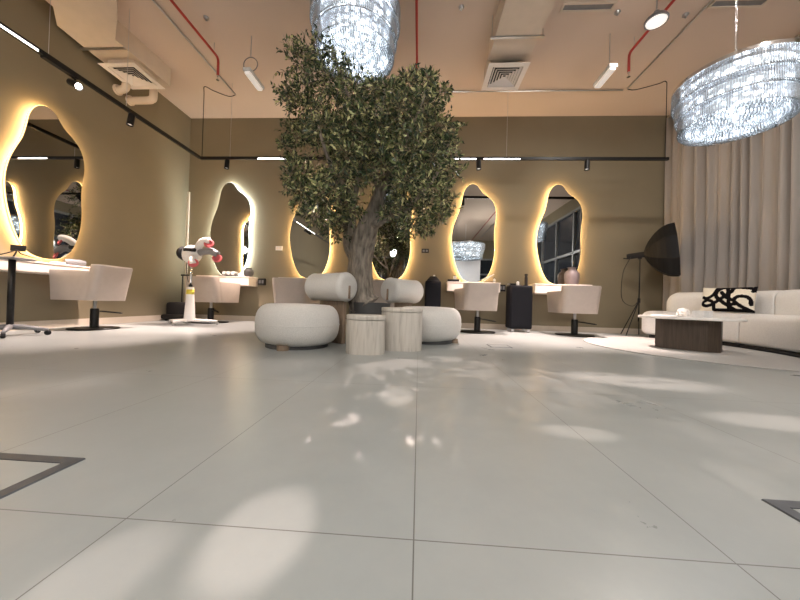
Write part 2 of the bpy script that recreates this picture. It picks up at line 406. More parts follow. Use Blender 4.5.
# ------------------------------------------------------------------ salon chairs
def salon_chair(loc, rz, label):
    t = thing('salon_chair', label, 'chair', loc, rz, 'beige salon chairs at the mirrors')
    def upath(hb, hf, yb, inset, r=.09):
        hb, hf, yb, yf = hb - inset, hf - inset, yb + inset, .29
        rr = max(.03, r - inset * .6)
        left = [(-hf, yf), (-(hf + hb) / 2 - .004, yf - .24), (-hb - .006, yb + rr + .10)]
        for k in range(5):
            a = PI + k / 4 * PI / 2; left.append((-hb + rr + rr * math.cos(a), yb + rr + rr * math.sin(a)))
        return left + [(-x, y) for x, y in left[::-1]]
    top, bot = (.285, .375, -.365), (.280, .345, -.255)
    outer_top = upath(*top, 0); outer_bot = upath(*bot, 0); in_top = upath(*top, .06); in_bot = upath(*bot, .06)
    n = len(outer_top); rings = []
    def hz(i): return .835 if 3 <= i <= n - 4 else .755
    rr = [[], [], [], [], [], []]; b = MB()
    for i in range(n):
        h = hz(i); ot, ob, it, ib = (Vector((*outer_top[i], h)), Vector((*outer_bot[i], .39)), Vector((*in_top[i], h)), Vector((*in_bot[i], .39)))
        m_ = (ot + it) / 2
        lo = ob.lerp(ot, .95); li = it.lerp(ib, .05)
        for q, p in zip(rr, (ob, lo, ot.lerp(m_, .25), it.lerp(m_, .25), li, ib)): q.append(p)
    # rr: 6 polylines around the section -> rings per station
    stations = [[rr[k][i] for k in range(6)] for i in range(n)]
    # doubled station at the step between arm and back
    st = []
    for i in range(n):
        st.append(stations[i])
        if i < n - 1 and abs(hz(i) - hz(i + 1)) > .01:
            h0 = stations[i]; h1 = stations[i + 1]
            fr = .45
            a = [Vector((p.x + (q.x - p.x) * fr, p.y + (q.y - p.y) * fr, p.z)) for p, q in zip(h0, h1)]
            c = [Vector((p.x + (q.x - p.x) * (fr + .12), p.y + (q.y - p.y) * (fr + .12), q.z)) for p, q in zip(h0, h1)]
            st += [a, c]
    b.loft(st); b.build('tub_shell', M['leather'], t, True, angle=math.radians(35), mtx=Matrix.Translation((0, 0, -.02)))
    pl = upath(*bot, .02)
    MB().prism(pl, .385, .44).build('seat_base', M['leather'], t)
    MB().rbox((0, .02, .50), (.48, .50, .13), .035, 3).build('seat_cushion', M['leather'], t, True, angle=S40)
    MB().lathe([(0, 0), (.29, 0), (.30, .006), (.29, .016), (.06, .024), (0, .024)], 40).build('base_plate', M['black'], t, True, angle=S40)
    MB().lathe([(0, .02), (.052, .02), (.052, .25), (.044, .265), (0, .265)], 20).build('hydraulic_sleeve', M['black'], t, True, angle=S40)
    MB().lathe([(0, .26), (.024, .26), (.024, .365), (.09, .37), (.09, .386), (0, .386)], 20).build('piston', M['steel'], t, True, angle=S40)
    b = MB(); b.tube([(.03, -.02, .23), (.14, -.09, .215), (.24, -.17, .20), (.27, -.17, .20)], .008, 8); b.tube([(.03, .02, .23), (.12, -.03, .225), (.25, -.165, .205)], .008, 8)
    b.build('foot_lever', M['black'], t, True)
    return t
c0 = salon_chair((-3.79, 5.54, 0), 0, 'beige tub salon chair at the white-lit mirror behind the hair processor')
q = dup(c0, (-4.28, 3.92, 0), PI / 2, 'beige tub salon chair on the far left before the gold-lit mirror'); q.scale = (.88, .88, 1.02)
dup(c0, (-2.16, 5.38, 0), 0, 'beige tub salon chair partly behind the left cream pouf bolster')
dup(c0, (-.60, 5.40, 0), 0, 'beige tub salon chair behind the tree trunk and planter')
dup(c0, (1.0, 5.42, 0), 0, 'beige tub salon chair between the two black carts')
dup(c0, (2.62, 5.46, 0), -.12, 'beige tub salon chair beside the softbox stand, in front of the mauve vase')

# ------------------------------------------------------------------ lounge poufs
def blob(prof, sx=1, sy=1, seg=40, ex=2.35):
    rings = []
    for r, z in prof:
        ring = []
        for k in range(seg):
            a = 2 * PI * k / seg; c, s_ = math.cos(a), math.sin(a)
            q = (abs(c) ** ex + abs(s_) ** ex) ** (-1 / ex)
            ring.append(Vector((r * sx * q * c, r * sy * q * s_, z)))
        rings.append(ring)
    return rings
def pouf(loc, rz, label):
    # local: the sitter looks along -Y, the bolster is at +Y with its axis along X
    t = thing('lounge_chair', label, 'lounge chair', loc, rz, 'cream lounge chairs with bolster backs')
    z0, z1, R = .03, .42, .405
    prof = []
    for k in range(15):
        a = -PI / 2 + PI * k / 14
        ca = max(0, math.cos(a)); sa = math.sin(a); prof.append((R - .14 + .14 * ca ** .85, (z0 + z1) / 2 + (z1 - z0) / 2 * math.copysign(abs(sa) ** .85, sa)))
    prof = [(R * .05, z0 + .004)] + prof + [(R * .35, z1 + .006), (R * .05, z1 + .008)]
    b = MB(); b.loft(blob(prof, 1.0, .92)); se = b.build('seat', M['cream'], t, True)
    b = MB(); zz = .225
    ring = blob([(R + .0005, zz)], 1.0, .92, 60)[0]; b.tube(ring + [ring[0]], .0035, 6, False); b.build('seam_piping', M['cream'], se, True)
    MB().lathe([(0, 0), (.30, 0), (.30, .05), (0, .05)], 36, (0, 0, 0)).build('plinth', M['planter'], t, True, angle=S40)
    MB().lathe([(0, 0), (.055, 0), (.055, .048), (0, .048)], 24, (.15, -.27, 0)).build('front_foot', M['wood'], t, True, angle=S40)
    # bolster back
    L, r = .58, .155
    prof = []
    for k in range(9):
        a = PI / 2 * k / 8; prof.append((max(.002, (r - .06) + .06 * math.sin(a)) if k else .002, -L / 2 + .05 - .05 * math.cos(a)))
    prof.insert(1, (r - .06, -L / 2 + .001))
    full = prof + [(q, -z) for q, z in prof[::-1]]
    mt = Matrix.Translation((0, 0.42, .617)) @ Matrix.Rotation(PI / 2, 4, 'Y')
    b = MB(); b.lathe(full, 36); bo = b.build('bolster', M['cream'], t, True, mtx=mt)
    for s in (-1, 1):
        ring = [Vector((s * (L / 2 - .045), .42 + (r + .0005) * math.cos(2 * PI * k / 40), .617 + (r + .0005) * math.sin(2 * PI * k / 40))) for k in range(41)]
        MB().tube(ring, .0035, 6, False).build('seam_piping', M['cream'], bo, True)
    MB().rbox((0.05, .44, .28), (.32, .05, .56), .008).build('back_post', M['wood'], t)
    for s in (-1, 1): MB().rbox((s * (L / 2 + .001), 0.42, .56), (.014, .026, .14), .004).build('end_bracket', M['wood'], t)
    return t
def face(fx, fy): return math.atan2(fx, -fy)   # rz so that local -Y looks along (fx, fy)
p0 = pouf((-1.21, 3.11, 0), face(-.52, -.85), 'larger cream boucle lounge chair left of the side tables')
dup(p0, (.12, 3.86, 0), face(.80, -.60), 'cream boucle lounge chair right of the tree, partly behind the tall side table')

# ------------------------------------------------------------------ travertine side tables
def side_table(loc, rx, ry, h, label, rz=0, flat=False):
    t = thing('side_table', label, 'side table', loc, rz, 'travertine drum side tables')
    pts = []
    for k in range(56):
        a = 2 * PI * k / 56; c, s_ = math.cos(a), math.sin(a); e = 2.6
        q = (abs(c) ** e + abs(s_) ** e) ** (-1 / e); pts.append((rx * q * c, ry * q * s_))
    n = 56; grooves = []
    for i, (x, y) in enumerate(pts):
        grooves.append((x, y))
    MB().prism(grooves, 0, h - .045).build('drum', M['travertine'], t, True, angle=S40)
    MB().prism([(x * 1.01, y * 1.01) for x, y in pts], h - .042, h, .006).build('table_top', M['travertine'], t, True, angle=S40)
side_table((-.475, 2.86, 0), .175, .15, .345, 'shorter travertine drum side table in front')
side_table((-.165, 3.17, 0), .205, .175, .415, 'taller travertine drum side table behind, before the right lounge chair')

# ------------------------------------------------------------------ tree
def at(px, py, Y):
    d = (px - 400) / 314.78 * R_ + (300 - py) / 314.78 * U_ + F_
    return Vector((0, 0, .468)) + d * (Y / d.y)
TX, TY = -.60, 3.62
t = thing('planter_pot', 'charcoal round planter under the olive tree', 'planter', (TX + .02, TY + .08, 0))
MB().lathe([(0, 0), (.225, 0), (.245, .42), (.247, .455), (.23, .455), (.225, .41), (0, .41)], 40).build('pot', M['planter'], t, True, angle=S40)
MB().lathe([(0, .40), (.225, .40), (.2, .425), (0, .43)], 30).build('soil', M['soil'], t, True)
tree = thing('olive_tree', 'big leafy olive tree with twisted trunk in the middle of the salon', 'tree', (TX, TY, 0))
O = Vector((TX, TY, 0))
wob = lambda p, a: .16 * noise.noise(p * 3 + Vector((math.cos(a), math.sin(a), 0)) * .9) + .09 * math.sin(3 * a + p.z * 5)
def limb(name, spec, m='bark', seg=14, wb=wob, sub=3):
    pts = [at(x, y, Y) - O for x, y, Y, r in spec]; rad = [r for *_, r in spec]
    P4 = catmull([Vector((*p, 0)) for p in pts], sub) if False else catmull(pts, sub)
    RR = []
    for i in range(len(P4)):
        f_ = i / sub; k = min(int(f_), len(rad) - 2); RR.append(rad[k] + (rad[k + 1] - rad[k]) * (f_ - k))
    b = MB(); b.tube(P4, RR, seg, True, wb); return b.build(name, M[m], tree, True), P4
trunk, _ = limb('trunk', [(366, 306, 3.62, .185), (362, 298, 3.62, .165), (360, 280, 3.62, .145), (360, 262, 3.62, .135), (361, 250, 3.60, .14), (363, 238, 3.58, .14), (369, 224, 3.55, .115), (375, 210, 3.52, .085), (379, 195, 3.5, .065), (383, 175, 3.5, .05)], seg=20)
limb('branch_stub', [(358, 258, 3.62, .11), (351, 246, 3.60, .10), (349, 238, 3.60, .085), (349, 231, 3.6, .07)])
B = []
for spec in (
    [(350, 240, 3.6, .05), (345, 222, 3.65, .035), (340, 195, 3.7, .03), (330, 165, 3.7, .022), (318, 125, 3.65, .015), (305, 80, 3.55, .008)],
    [(352, 236, 3.55, .05), (353, 205, 3.45, .035), (358, 180, 3.35, .028), (362, 150, 3.25, .02), (352, 110, 3.2, .015), (340, 70, 3.15, .008)],
    [(375, 225, 3.5, .05), (385, 218, 3.4, .042), (402, 211, 3.3, .032), (420, 195, 3.2, .022), (438, 172, 3.2, .014), (450, 140, 3.2, .007)],
    [(379, 200, 3.5, .05), (388, 185, 3.6, .035), (400, 160, 3.75, .028), (410, 125, 3.85, .02), (420, 90, 3.85, .01)],
    [(376, 208, 3.5, .045), (377, 180, 3.4, .035), (374, 150, 3.4, .025), (382, 110, 3.4, .015), (385, 75, 3.4, .008)],
    [(345, 225, 3.65, .03), (325, 205, 3.75, .024), (308, 180, 3.85, .016), (295, 150, 3.9, .008)],
    [(383, 190, 3.5, .035), (403, 182, 3.75, .026), (430, 178, 3.95, .016), (448, 160, 4.0, .008)],
    [(355, 200, 3.45, .03), (340, 180, 3.15, .022), (325, 150, 2.95, .015), (315, 110, 2.9, .008)],
    [(385, 180, 3.5, .03), (400, 150, 3.15, .02), (415, 120, 2.95, .012), (425, 95, 2.9, .007)],
): B.append(limb('branch', spec, 'bark', 9)[1])
CL = [(300, 62, 24), (318, 48, 18), (330, 80, 30), (288, 92, 13), (305, 105, 26), (298, 138, 20), (322, 128, 30), (292, 165, 13), (306, 180, 22), (300, 205, 10), (325, 205, 23), (342, 180, 26), (350, 130, 30), (352, 95, 22), (365, 155, 32),
      (378, 118, 28), (390, 92, 18), (408, 82, 17), (402, 112, 26), (424, 105, 22), (428, 78, 11), (443, 92, 9), (438, 125, 24), (450, 146, 14), (432, 155, 28), (430, 188, 26), (452, 172, 12), (405, 180, 30), (446, 200, 14), (418, 212, 20), (440, 215, 10), (400, 205, 16), (385, 170, 26), (352, 212, 13), (335, 222, 12), (285, 145, 9), (340, 62, 14), (372, 90, 14), (408, 228, 11), (390, 215, 12), (425, 228, 10), (300, 190, 16), (315, 215, 18), (335, 230, 13), (291, 176, 12), (345, 205, 20), (322, 195, 20), (380, 140, 30), (345, 155, 26), (412, 150, 26)]
leafb = MB(); twigb = MB()
def add_leaf(p, d, L, W):
    if p.z > 3.27 and (p.x + TX + .84) ** 2 + (p.y + TY - 3.66) ** 2 < .34: return
    d = d.normalized(); a = Vector((random.uniform(-1, 1), random.uniform(-1, 1), random.uniform(-.2, 1)))
    s = d.cross(a)
    if s.length < 1e-3: return
    s.normalize(); nn = s.cross(d)
    bm = leafb.bm
    v = [bm.verts.new(p), bm.verts.new(p + d * L * .45 + s * W), bm.verts.new(p + d * L - nn * L * .12), bm.verts.new(p + d * L * .45 - s * W), bm.verts.new(p + d * L * .5 - nn * W * .35)]
    bm.faces.new((v[0], v[1], v[4])); bm.faces.new((v[1], v[2], v[4])); bm.faces.new((v[2], v[3], v[4])); bm.faces.new((v[3], v[0], v[4]))
for (px, py, rp) in CL:
    edge = abs(px - 370) > 62 or py < 75 or py > 200
    depths = [3.05, 3.5] if edge else [2.75, 3.2, 3.75, 4.2]
    for Y in depths:
        Y += random.uniform(-.15, .15)
        c = at(px, py, Y); R = rp * Y / 315 * (1.0 if edge else .95)
        ntw = int(15 + 240 * R * R * (1.25 if edge else .9))
        for _ in range(ntw):
            u = Vector((random.gauss(0, 1), random.gauss(0, 1), random.gauss(0, 1))).normalized()
            a0 = c + u * R * random.uniform(0, .55); u2 = (u + Vector((random.uniform(-.5, .5), random.uniform(-.5, .5), random.uniform(-.15, .6)))).normalized()
            Lt = R * random.uniform(.45, .8); n = max(3, int(Lt / .028))
            pts = [a0 + u2 * Lt * k / n + Vector((0, 0, -.10 * Lt * (k / n) ** 2)) for k in range(n + 1)]
            e = pts[-1]
            if max(a0.z, e.z) > 3.27 and min((q.x + .84) ** 2 + (q.y - 3.66) ** 2 for q in (a0, e)) < .34: continue
            twigb.tube([p - O for p in pts[::max(1, n // 3)]], .0022, 3, False)
            for k in range(1, n + 1):
                for sgn in (-1, 1):
                    if random.random() < .18: continue
                    side = u2.cross(Vector((random.uniform(-1, 1), random.uniform(-1, 1), random.uniform(-1, 1)))).normalized()
                    add_leaf(pts[k] - O, u2 * .8 + side * sgn, random.uniform(.036, .066), random.uniform(.008, .0125))
fo = leafb.build('foliage', M['leaf'], tree); fo['kind'] = 'stuff'
tw = twigb.build('twigs', M['twig'], tree); tw['kind'] = 'stuff'

# ------------------------------------------------------------------ chandeliers
def chandelier(loc, label, chain_top, tiers=((.62, .20, .22), (.585, .02, .20), (.55, -.16, .19)), rz=0):
    # z = 0 is the bottom face; the drum is about .58 tall
    t = thing('crystal_chandelier', label, 'chandelier', loc, rz, 'drum crystal chandeliers')
    specs = [(.62, .36, .575), (.585, .185, .385), (.55, .0, .205)]
    MB().lathe([(0, .578), (.61, .578), (.625, .58), (.625, .605), (.61, .61), (0, .612)], 64).build('top_plate', M['chrome'], t, True, angle=S40)
    for r, z0, z1 in specs:
        b = MB(); b.lathe([(r - .012, z1 - .012), (r + .006, z1 - .012), (r + .006, z1 + .004), (r - .012, z1 + .004), (r - .012, z1 - .012)], 64); b.build('tier_ring', M['chrome'], t, True, angle=S40)
    # LED drum inside: three lit bands and a lit disc above the bottom drops
    b = MB()
    for r, z0, z1 in specs:
        prof = [(r - .10, z0 + .03), (r - .10, z1 - .03)]
        rings = [[Vector((q * math.cos(2 * PI * k / 48), q * math.sin(2 * PI * k / 48), z)) for k in range(48)] for q, z in prof]
        b.loft(rings, cap=False)
    b.lathe([(0, .045), (.47, .045), (.47, .052), (0, .052)], 48)
    b.build('led_drum', M['led_core'], t, True, angle=S40)
    # crystal rods, nearest 100 as parts of their own
    def rod(b, x, y, z0, z1, r, ang):
        ca, sa = math.cos(ang), math.sin(ang)
        pts = [(-r, -r * .7), (r, -r * .7), (r, r * .7), (-r, r * .7)]
        def ring(z, s): return [Vector((x + (p * ca - q * sa) * s, y + (p * sa + q * ca) * s, z)) for p, q in pts]
        b.loft([ring(z1, .6), ring(z1 - .012, 1), ring(z0 + .018, 1), ring(z0, .25)])
    rods = []
    for r, z0, z1 in specs:
        n = int(2 * PI * r / .0235)
        for k in range(n):
            a = 2 * PI * k / n; rods.append((r * math.cos(a), r * math.sin(a), z0 + random.uniform(0, .006), z1 - .012, a + PI / 2))
    # the ones on the side towards the viewer show largest
    toward = Vector((-loc[0], -loc[1])).normalized()
    rods.sort(key=lambda q: -(q[0] * toward.x + q[1] * toward.y) - .35 * (1 if q[2] < .1 else 0))
    for x, y, z0, z1, a in rods[:100]:
        b = MB(); rod(b, x, y, z0, z1, .0088, a); b.build('crystal_rod', M['crystal'], t)
    b = MB()
    for x, y, z0, z1, a in rods[100:]: rod(b, x, y, z0, z1, .0088, a)
    o = b.build('far_crystal_rods', M['crystal'], t); o['kind'] = 'stuff'
    b = MB()
    for rr in [.02 + .03 * i for i in range(18)]:
        n = max(4, int(2 * PI * rr / .034))
        for k in range(n):
            a = 2 * PI * k / n + rr * 7; rod(b, rr * math.cos(a), rr * math.sin(a), -.012 + random.uniform(-.004, .006), .035, .0082, a)
    o = b.build('bottom_crystal_drops', M['crystal'], t); o['kind'] = 'stuff'
    for _ in (0,):
        x, y = 0, 0; z = .61; b = MB(); i = 0
        while z < chain_top - loc[2] - .005:
            e = [Vector((x + (.011 * math.sin(q) if i % 2 else 0), y + (0 if i % 2 else .011 * math.sin(q)), min(z + .02 + .02 * math.cos(q), chain_top - loc[2]))) for q in [2 * PI * j / 10 for j in range(11)]]
            b.tube(e, .0028, 5, False); z += .033; i += 1
        b.build('chain', M['steel'], t, True)
    return t
ch = chandelier((3.02, 3.245, 2.285), 'round tiered crystal chandelier hanging on the right near the curtain', (ZC - 2.285) / .76 + 2.285); ch.scale = (.76,) * 3
o = dup(ch, (-.84, 3.66, 3.33), .5, 'round tiered crystal chandelier hanging above the olive tree'); o.scale = (.84, .84, 1)
for c in list(o.children):
    if c.name.startswith('chain'): c.scale = (1, 1, 1); c.data = c.data.copy(); c.data.transform(Matrix.Translation((0, 0, -.61))); c.data.transform(Matrix.Diagonal((1, 1, .20 / 1.835, 1))); c.location = (0, 0, .61)
o = dup(ch, (2.05, -2.3, 2.55), 0, 'crystal chandelier before the white panel, seen only in the mirrors'); o.scale = (1.4, 1.4, 1.1)
def point(loc, col, e, r=.2):
    l = bpy.data.lights.new('chandelier_light', 'POINT'); l.energy = e; l.color = col; l.shadow_soft_size = r
    o = bpy.data.objects.new('chandelier_light', l); o.location = loc; COL.objects.link(o)
# chandelier light is carried by the LED drums themselves

# white panel behind the camera, lit by its own chandelier (mirrors show it)
t = thing('reception_screen', 'tall white reception panel behind the camera, seen in the mirrors', 'panel', (2.05, -3.4, 0))
MB().rbox((0, 0, 1.35), (1.8, .08, 2.7), .01).build('panel_board', M['screen'], t)
MB().box((0, 0, .04), (1.7, .2, .08)).build('panel_base', M['frame'], t)

# ------------------------------------------------------------------ ducts and vents
def box_duct(name, label, poly, z0, z1):
    t = thing(name, label, 'duct')
    MB().prism(poly, z0, z1).build('duct_body', M['duct'], t)
    return t
d = box_duct('air_duct', 'beige square duct on the ceiling running above the right vent', [(.87, -5.5), (1.42, -5.5), (1.42, 4.42), (.87, 4.42)], 3.87, ZC)
MB().box((1.145, 4.70, 4.02), (.46, .50, .24)).build('vent_neck', M['duct'], d)
MB().box((1.145, 4.03, 3.862), (.66, .03, .02)).build('hanger_bar', M['steel'], d)
for x in (.83, 1.46): MB().cyl((x, 4.03, 3.86), (x, 4.03, ZC), .005, seg=6).build('hanger_rod', M['steel'], d)
d = box_duct('air_duct', 'beige duct with flared drop along the left wall above the left vent', [(-4.30, 3.32), (-4.69, 3.70), (-4.72, 4.18), (-4.70, 4.84), (-4.12, 4.84), (-4.14, 3.93), (-3.72, 3.55), (-3.59, 3.41), (-3.55, 2.8), (-4.25, 2.8)], 3.86, ZC)
MB().box((-4.45, 1.0, 4.0), (.8, 3.7, .285)).build('duct_run', M['duct'], d)
MB().box((-4.40, 4.47, 3.838), (.40, .40, .046)).build('vent_neck', M['duct'], d)
MB().box((-4.45, 4.06, 3.851), (.64, .03, .02)).build('hanger_bar', M['steel'], d)
def vent(cx, cy, z, s, label):
    t = thing('ceiling_vent', label, 'vent', (cx, cy, z), 0, 'square ceiling diffusers')
    h = s / 2
    def ring(b, o, i, zo, zi):
        b.loft([[Vector((x * o, y * o, zo)) for x, y in ((-1, -1), (1, -1), (1, 1), (-1, 1))], [Vector((x * i, y * i, zi)) for x, y in ((-1, -1), (1, -1), (1, 1), (-1, 1))],
                [Vector((x * i, y * i, zi + .006)) for x, y in ((-1, -1), (1, -1), (1, 1), (-1, 1))], [Vector((x * o, y * o, zo + .006)) for x, y in ((-1, -1), (1, -1), (1, 1), (-1, 1))], [Vector((x * o, y * o, zo)) for x, y in ((-1, -1), (1, -1), (1, 1), (-1, 1))]], cap=False)
    b = MB(); ring(b, h, h * .74, 0, .0); b.build('vent_frame', M['ventwhite'], t)
    for k in range(5):
        b = MB(); o = h * (.70 - .135 * k); ring(b, o, o - h * .085, 0.0, .022); b.build('vane', M['ventwhite'], t)
    MB().box((0, 0, .055), (s * .74, s * .74, .01)).build('throat', M['dark'], t)
    b = MB(); b.box((0, 0, .03), (s * .76, s * .76, .06)); b.bm.faces.ensure_lookup_table()
    for f_ in list(b.bm.faces):
        if abs(f_.normal.z) > .5: b.bm.faces.remove(f_)
    b.build('collar', M['duct'], t)
vent(1.135, 4.59, 3.75, .55, 'white square ceiling vent right of the tree')
vent(-4.40, 4.47, 3.75, .55, 'white square ceiling vent on the left by the lighting track')
# round flexible pipes by the left vent
for y, x1, z, l in ((4.62, -4.66, 3.66, 'beige round pipe elbow under the left vent, shorter one'), (4.835, -4.40, 3.63, 'beige round pipe elbow under the left vent, longer one')):
    t = thing('insulated_pipe', l, 'pipe', (0, y, 0))
    b = MB(); b.tube(catmull([(XL + .0, 0, z), (x1 - .10, 0, z), (x1 - .03, 0, z + .015), (x1, 0, z + .05), (x1, 0, 3.745 if y < 4.7 else 3.858)], 5), .055, 14); b.build('pipe_run', M['duct'], t, True)
    b = MB(); b.lathe([(.0, 0), (.075, 0), (.075, .03), (0, .03)], 18); b.build('wall_collar', M['duct'], t, True, mtx=Matrix.Translation((XL, 0, z)) @ Matrix.Rotation(PI / 2, 4, 'Y'), angle=S40)

# ------------------------------------------------------------------ sprinkler pipes and conduits
def sprinkler_pipe(x, y0, y1, label, drop_z=3.74, xoff=0):
    t = thing('sprinkler_pipe', label, 'pipe', (0, 0, 0), 0, 'red sprinkler pipes')
    b = MB(); b.tube([(x, y0, 4.0), (x, y1 - .06, 4.0), (x, y1 - .025, 3.993), (x, y1 - .006, 3.972), (x, y1, 3.94), (x, y1, drop_z)], .017, 10); b.build('pipe_run', M['red'], t, True)
    MB().lathe([(0, -.07), (.022, -.07), (.022, -.064), (.008, -.055), (.008, -.02), (.014, -.015), (.014, 0), (0, 0)], 14, (x, y1, drop_z)).build('sprinkler_head', M['chrome'], t, True, angle=S40)
    for yy in (y1 - .10, y1 - 2.0): MB().cyl((x, yy, 4.015), (x, yy, ZC), .004, seg=6).build('hanger_rod', M['steel'], t)
sprinkler_pipe(-3.06, -5.5, 4.45, 'red sprinkler pipe on the left ceiling with a drop')
sprinkler_pipe(-.128, -5.5, 4.52, 'red sprinkler pipe just right of the tree crown', 3.78)
sprinkler_pipe(2.80, -5.5, 4.50, 'red sprinkler pipe on the right ceiling behind the disc lamp', 3.74)
tag(MB().cyl((-3.37, -5.5, 4.12), (-3.40, 5.44, 4.12), .011, seg=8).build('conduit', M['steel']), 'thin grey conduit along the left ceiling beside the red pipe', 'conduit')
tag(MB().cyl((3.25, -5.5, 4.12), (3.35, 5.40, 4.12), .011, seg=8).build('conduit', M['steel']), 'thin grey conduit along the right ceiling beside the red pipe', 'conduit')
tag(MB().cyl((-.9, 5.44, 4.12), (3.30, 5.44, 4.12), .010, seg=8).build('conduit', M['steel']), 'thin conduit crossing the ceiling parallel to the back wall', 'conduit')
t = tag(MB().tube(catmull([(-3.40, 5.44, 4.11), (-3.5, 5.40, 4.06), (-3.70, 5.28, 4.08), (-3.80, 5.19, 4.09), (-3.80, 5.185, 3.9), (-3.80, 5.185, 2.876)], 5), .006, 6).build('feed_cable', M['blackplastic'], None, True), 'thin cable looping down to the left corner of the track', 'cable')
t = tag(MB().tube(catmull([(3.35, 5.40, 4.11), (3.45, 5.36, 4.07), (3.72, 5.24, 4.08), (3.80, 5.19, 4.08), (3.81, 5.185, 3.9), (3.81, 5.185, 2.876)], 5), .006, 6).build('feed_cable', M['blackplastic'], None, True), 'thin cable looping down to the right end of the track', 'cable')
for x, y, l in ((.42, 3.9, 'tiny ceiling fitting between the red pipe and the right duct'), (3.2, 4.08, 'tiny dark ceiling fitting beside the right conduit'), (-2.9, 3.95, 'tiny ceiling fitting near the left red pipe'), (2.35, 4.02, 'tiny ceiling fitting left of the pendant disc lamp')):
    t = thing('ceiling_fitting', l, 'fitting', (x, y, ZC)); MB().lathe([(0, -.03), (.02, -.03), (.035, -.012), (.035, 0), (0, 0)], 14).build('cap', M['steel'], t, True, angle=S40); MB().cyl((0, 0, -.05), (0, 0, -.03), .007, seg=8).build('tip', M['steel'], t)
# recessed slots
for x, l in ((1.95, 'recessed linear ceiling slot right of the square duct'), (3.68, 'recessed linear ceiling slot by the chandelier chain')):
    t = thing('slot_diffuser', l, 'vent', (x, 3.93, ZC)); b = MB()
    for yy in (-.05, .05): b.box((0, yy, -.012), (.62, .02, .022))
    for xx in (-.30, .30): b.box((xx, 0, -.012), (.02, .08, .022))
    b.build('slot_frame', M['duct'], t); MB().box((0, 0, -.004), (.58, .08, .006)).build('slot_gap', M['grayplastic'], t)
# hanging emergency battens
def batten(x, y, z, label, hoop):
    t = thing('emergency_batten', label, 'light fixture', (x, y, z), 0, 'hanging emergency battens')
    MB().rbox((0, 0, .03), (.11, .40, .05), .012).build('housing', M['greyprint'], t)
    MB().rbox((0, 0, -.005), (.085, .37, .04), .015, 3).build('diffuser', M['tube_face'], t)
    if hoop:
        ring = [Vector((.10 * math.cos(2 * PI * k / 24), -.1, .16 + .10 * math.sin(2 * PI * k / 24))) for k in range(25)]
        MB().tube(ring, .006, 6, False).build('cable_hoop', M['grayplastic'], t, True)
    MB().cyl((0, -.1, .05 if not hoop else .26), (0, -.1, ZC - z), .006, seg=8).build('hanger_rod', M['steel'], t)
batten(-2.45, 4.35, 3.58, 'hanging white emergency batten left of the tree crown', True)
batten(2.45, 4.44, 3.62, 'hanging white emergency batten right of the square vent', False)
def disc_lamp(loc, label):
    t = thing('disc_pendant', label, 'pendant lamp', loc, 0, 'round disc pendant lamps')
    MB().lathe([(0, .012), (.10, .012), (.115, 0), (.118, .02), (.10, .05), (.045, .085), (.03, .12), (0, .12)], 32).build('dome', M['grayplastic'], t, True, angle=S40)
    MB().lathe([(0, -.002), (.098, -.002), (.10, .006), (0, .012)], 32).build('lamp_face', M['lamp_face'], t, True, angle=S40)
    MB().cyl((0, 0, .12), (0, 0, ZC - loc[2]), .009, seg=10).build('drop_rod', M['steel'], t)
    return t
p = disc_lamp((2.66, 3.80, 3.81), 'round white-faced pendant lamp on a rod near the right red pipe')
for (x, y), n in zip(((-2.6, -.6), (0.0, -1.6), (2.9, .9), (-1.2, -4.2)), ('left of the camera', 'above and behind the camera', 'right of the camera', 'deep behind the camera')):
    dup(p, (x, y, 3.87), 0, 'round white-faced pendant lamp overhead, ' + n)

# ------------------------------------------------------------------ lighting tracks
TZ = 2.85
t = thing('lighting_track', 'black suspended lighting track in front of the back wall', 'lighting track', (0, 5.185, TZ))
MB().box((.02, 0, 0), (7.68, .035, .045)).build('rail', M['black'], t)
for x0, x1 in ((-2.80, -2.25), (.50, .86), (.99, 1.56)): MB().box(((x0 + x1) / 2, -.019, -.014), (x1 - x0, .004, .016)).build('light_bar', M['led_bar'], t)
for x in (-1.3, 1.35, -3.3): MB().cyl((x, 0, .02), (x, 0, ZC - TZ), .0025, seg=6).build('suspension_wire', M['steel'], t)
t2 = thing('lighting_track', 'black suspended lighting track along the left wall', 'lighting track', (-3.82, 0, TZ))
MB().box((0, 1.66, 0), (.035, 7.0, .045)).build('rail', M['black'], t2)
MB().box((.019, 2.0, -.014), (.004, 1.7, .016)).build('light_bar', M['led_bar'], t2)
for y, zt in ((2.95, 3.855), (3.80, ZC), (.8, 3.85)): MB().cyl((0, y, .02), (0, y, zt - TZ), .0025, seg=6).build('suspension_wire', M['steel'], t2)
MB().box((0, 3.05, -.012), (.05, .30, .055)).build('power_adapter', M['black'], t2)
SPOT = (1.0, .79, .71)
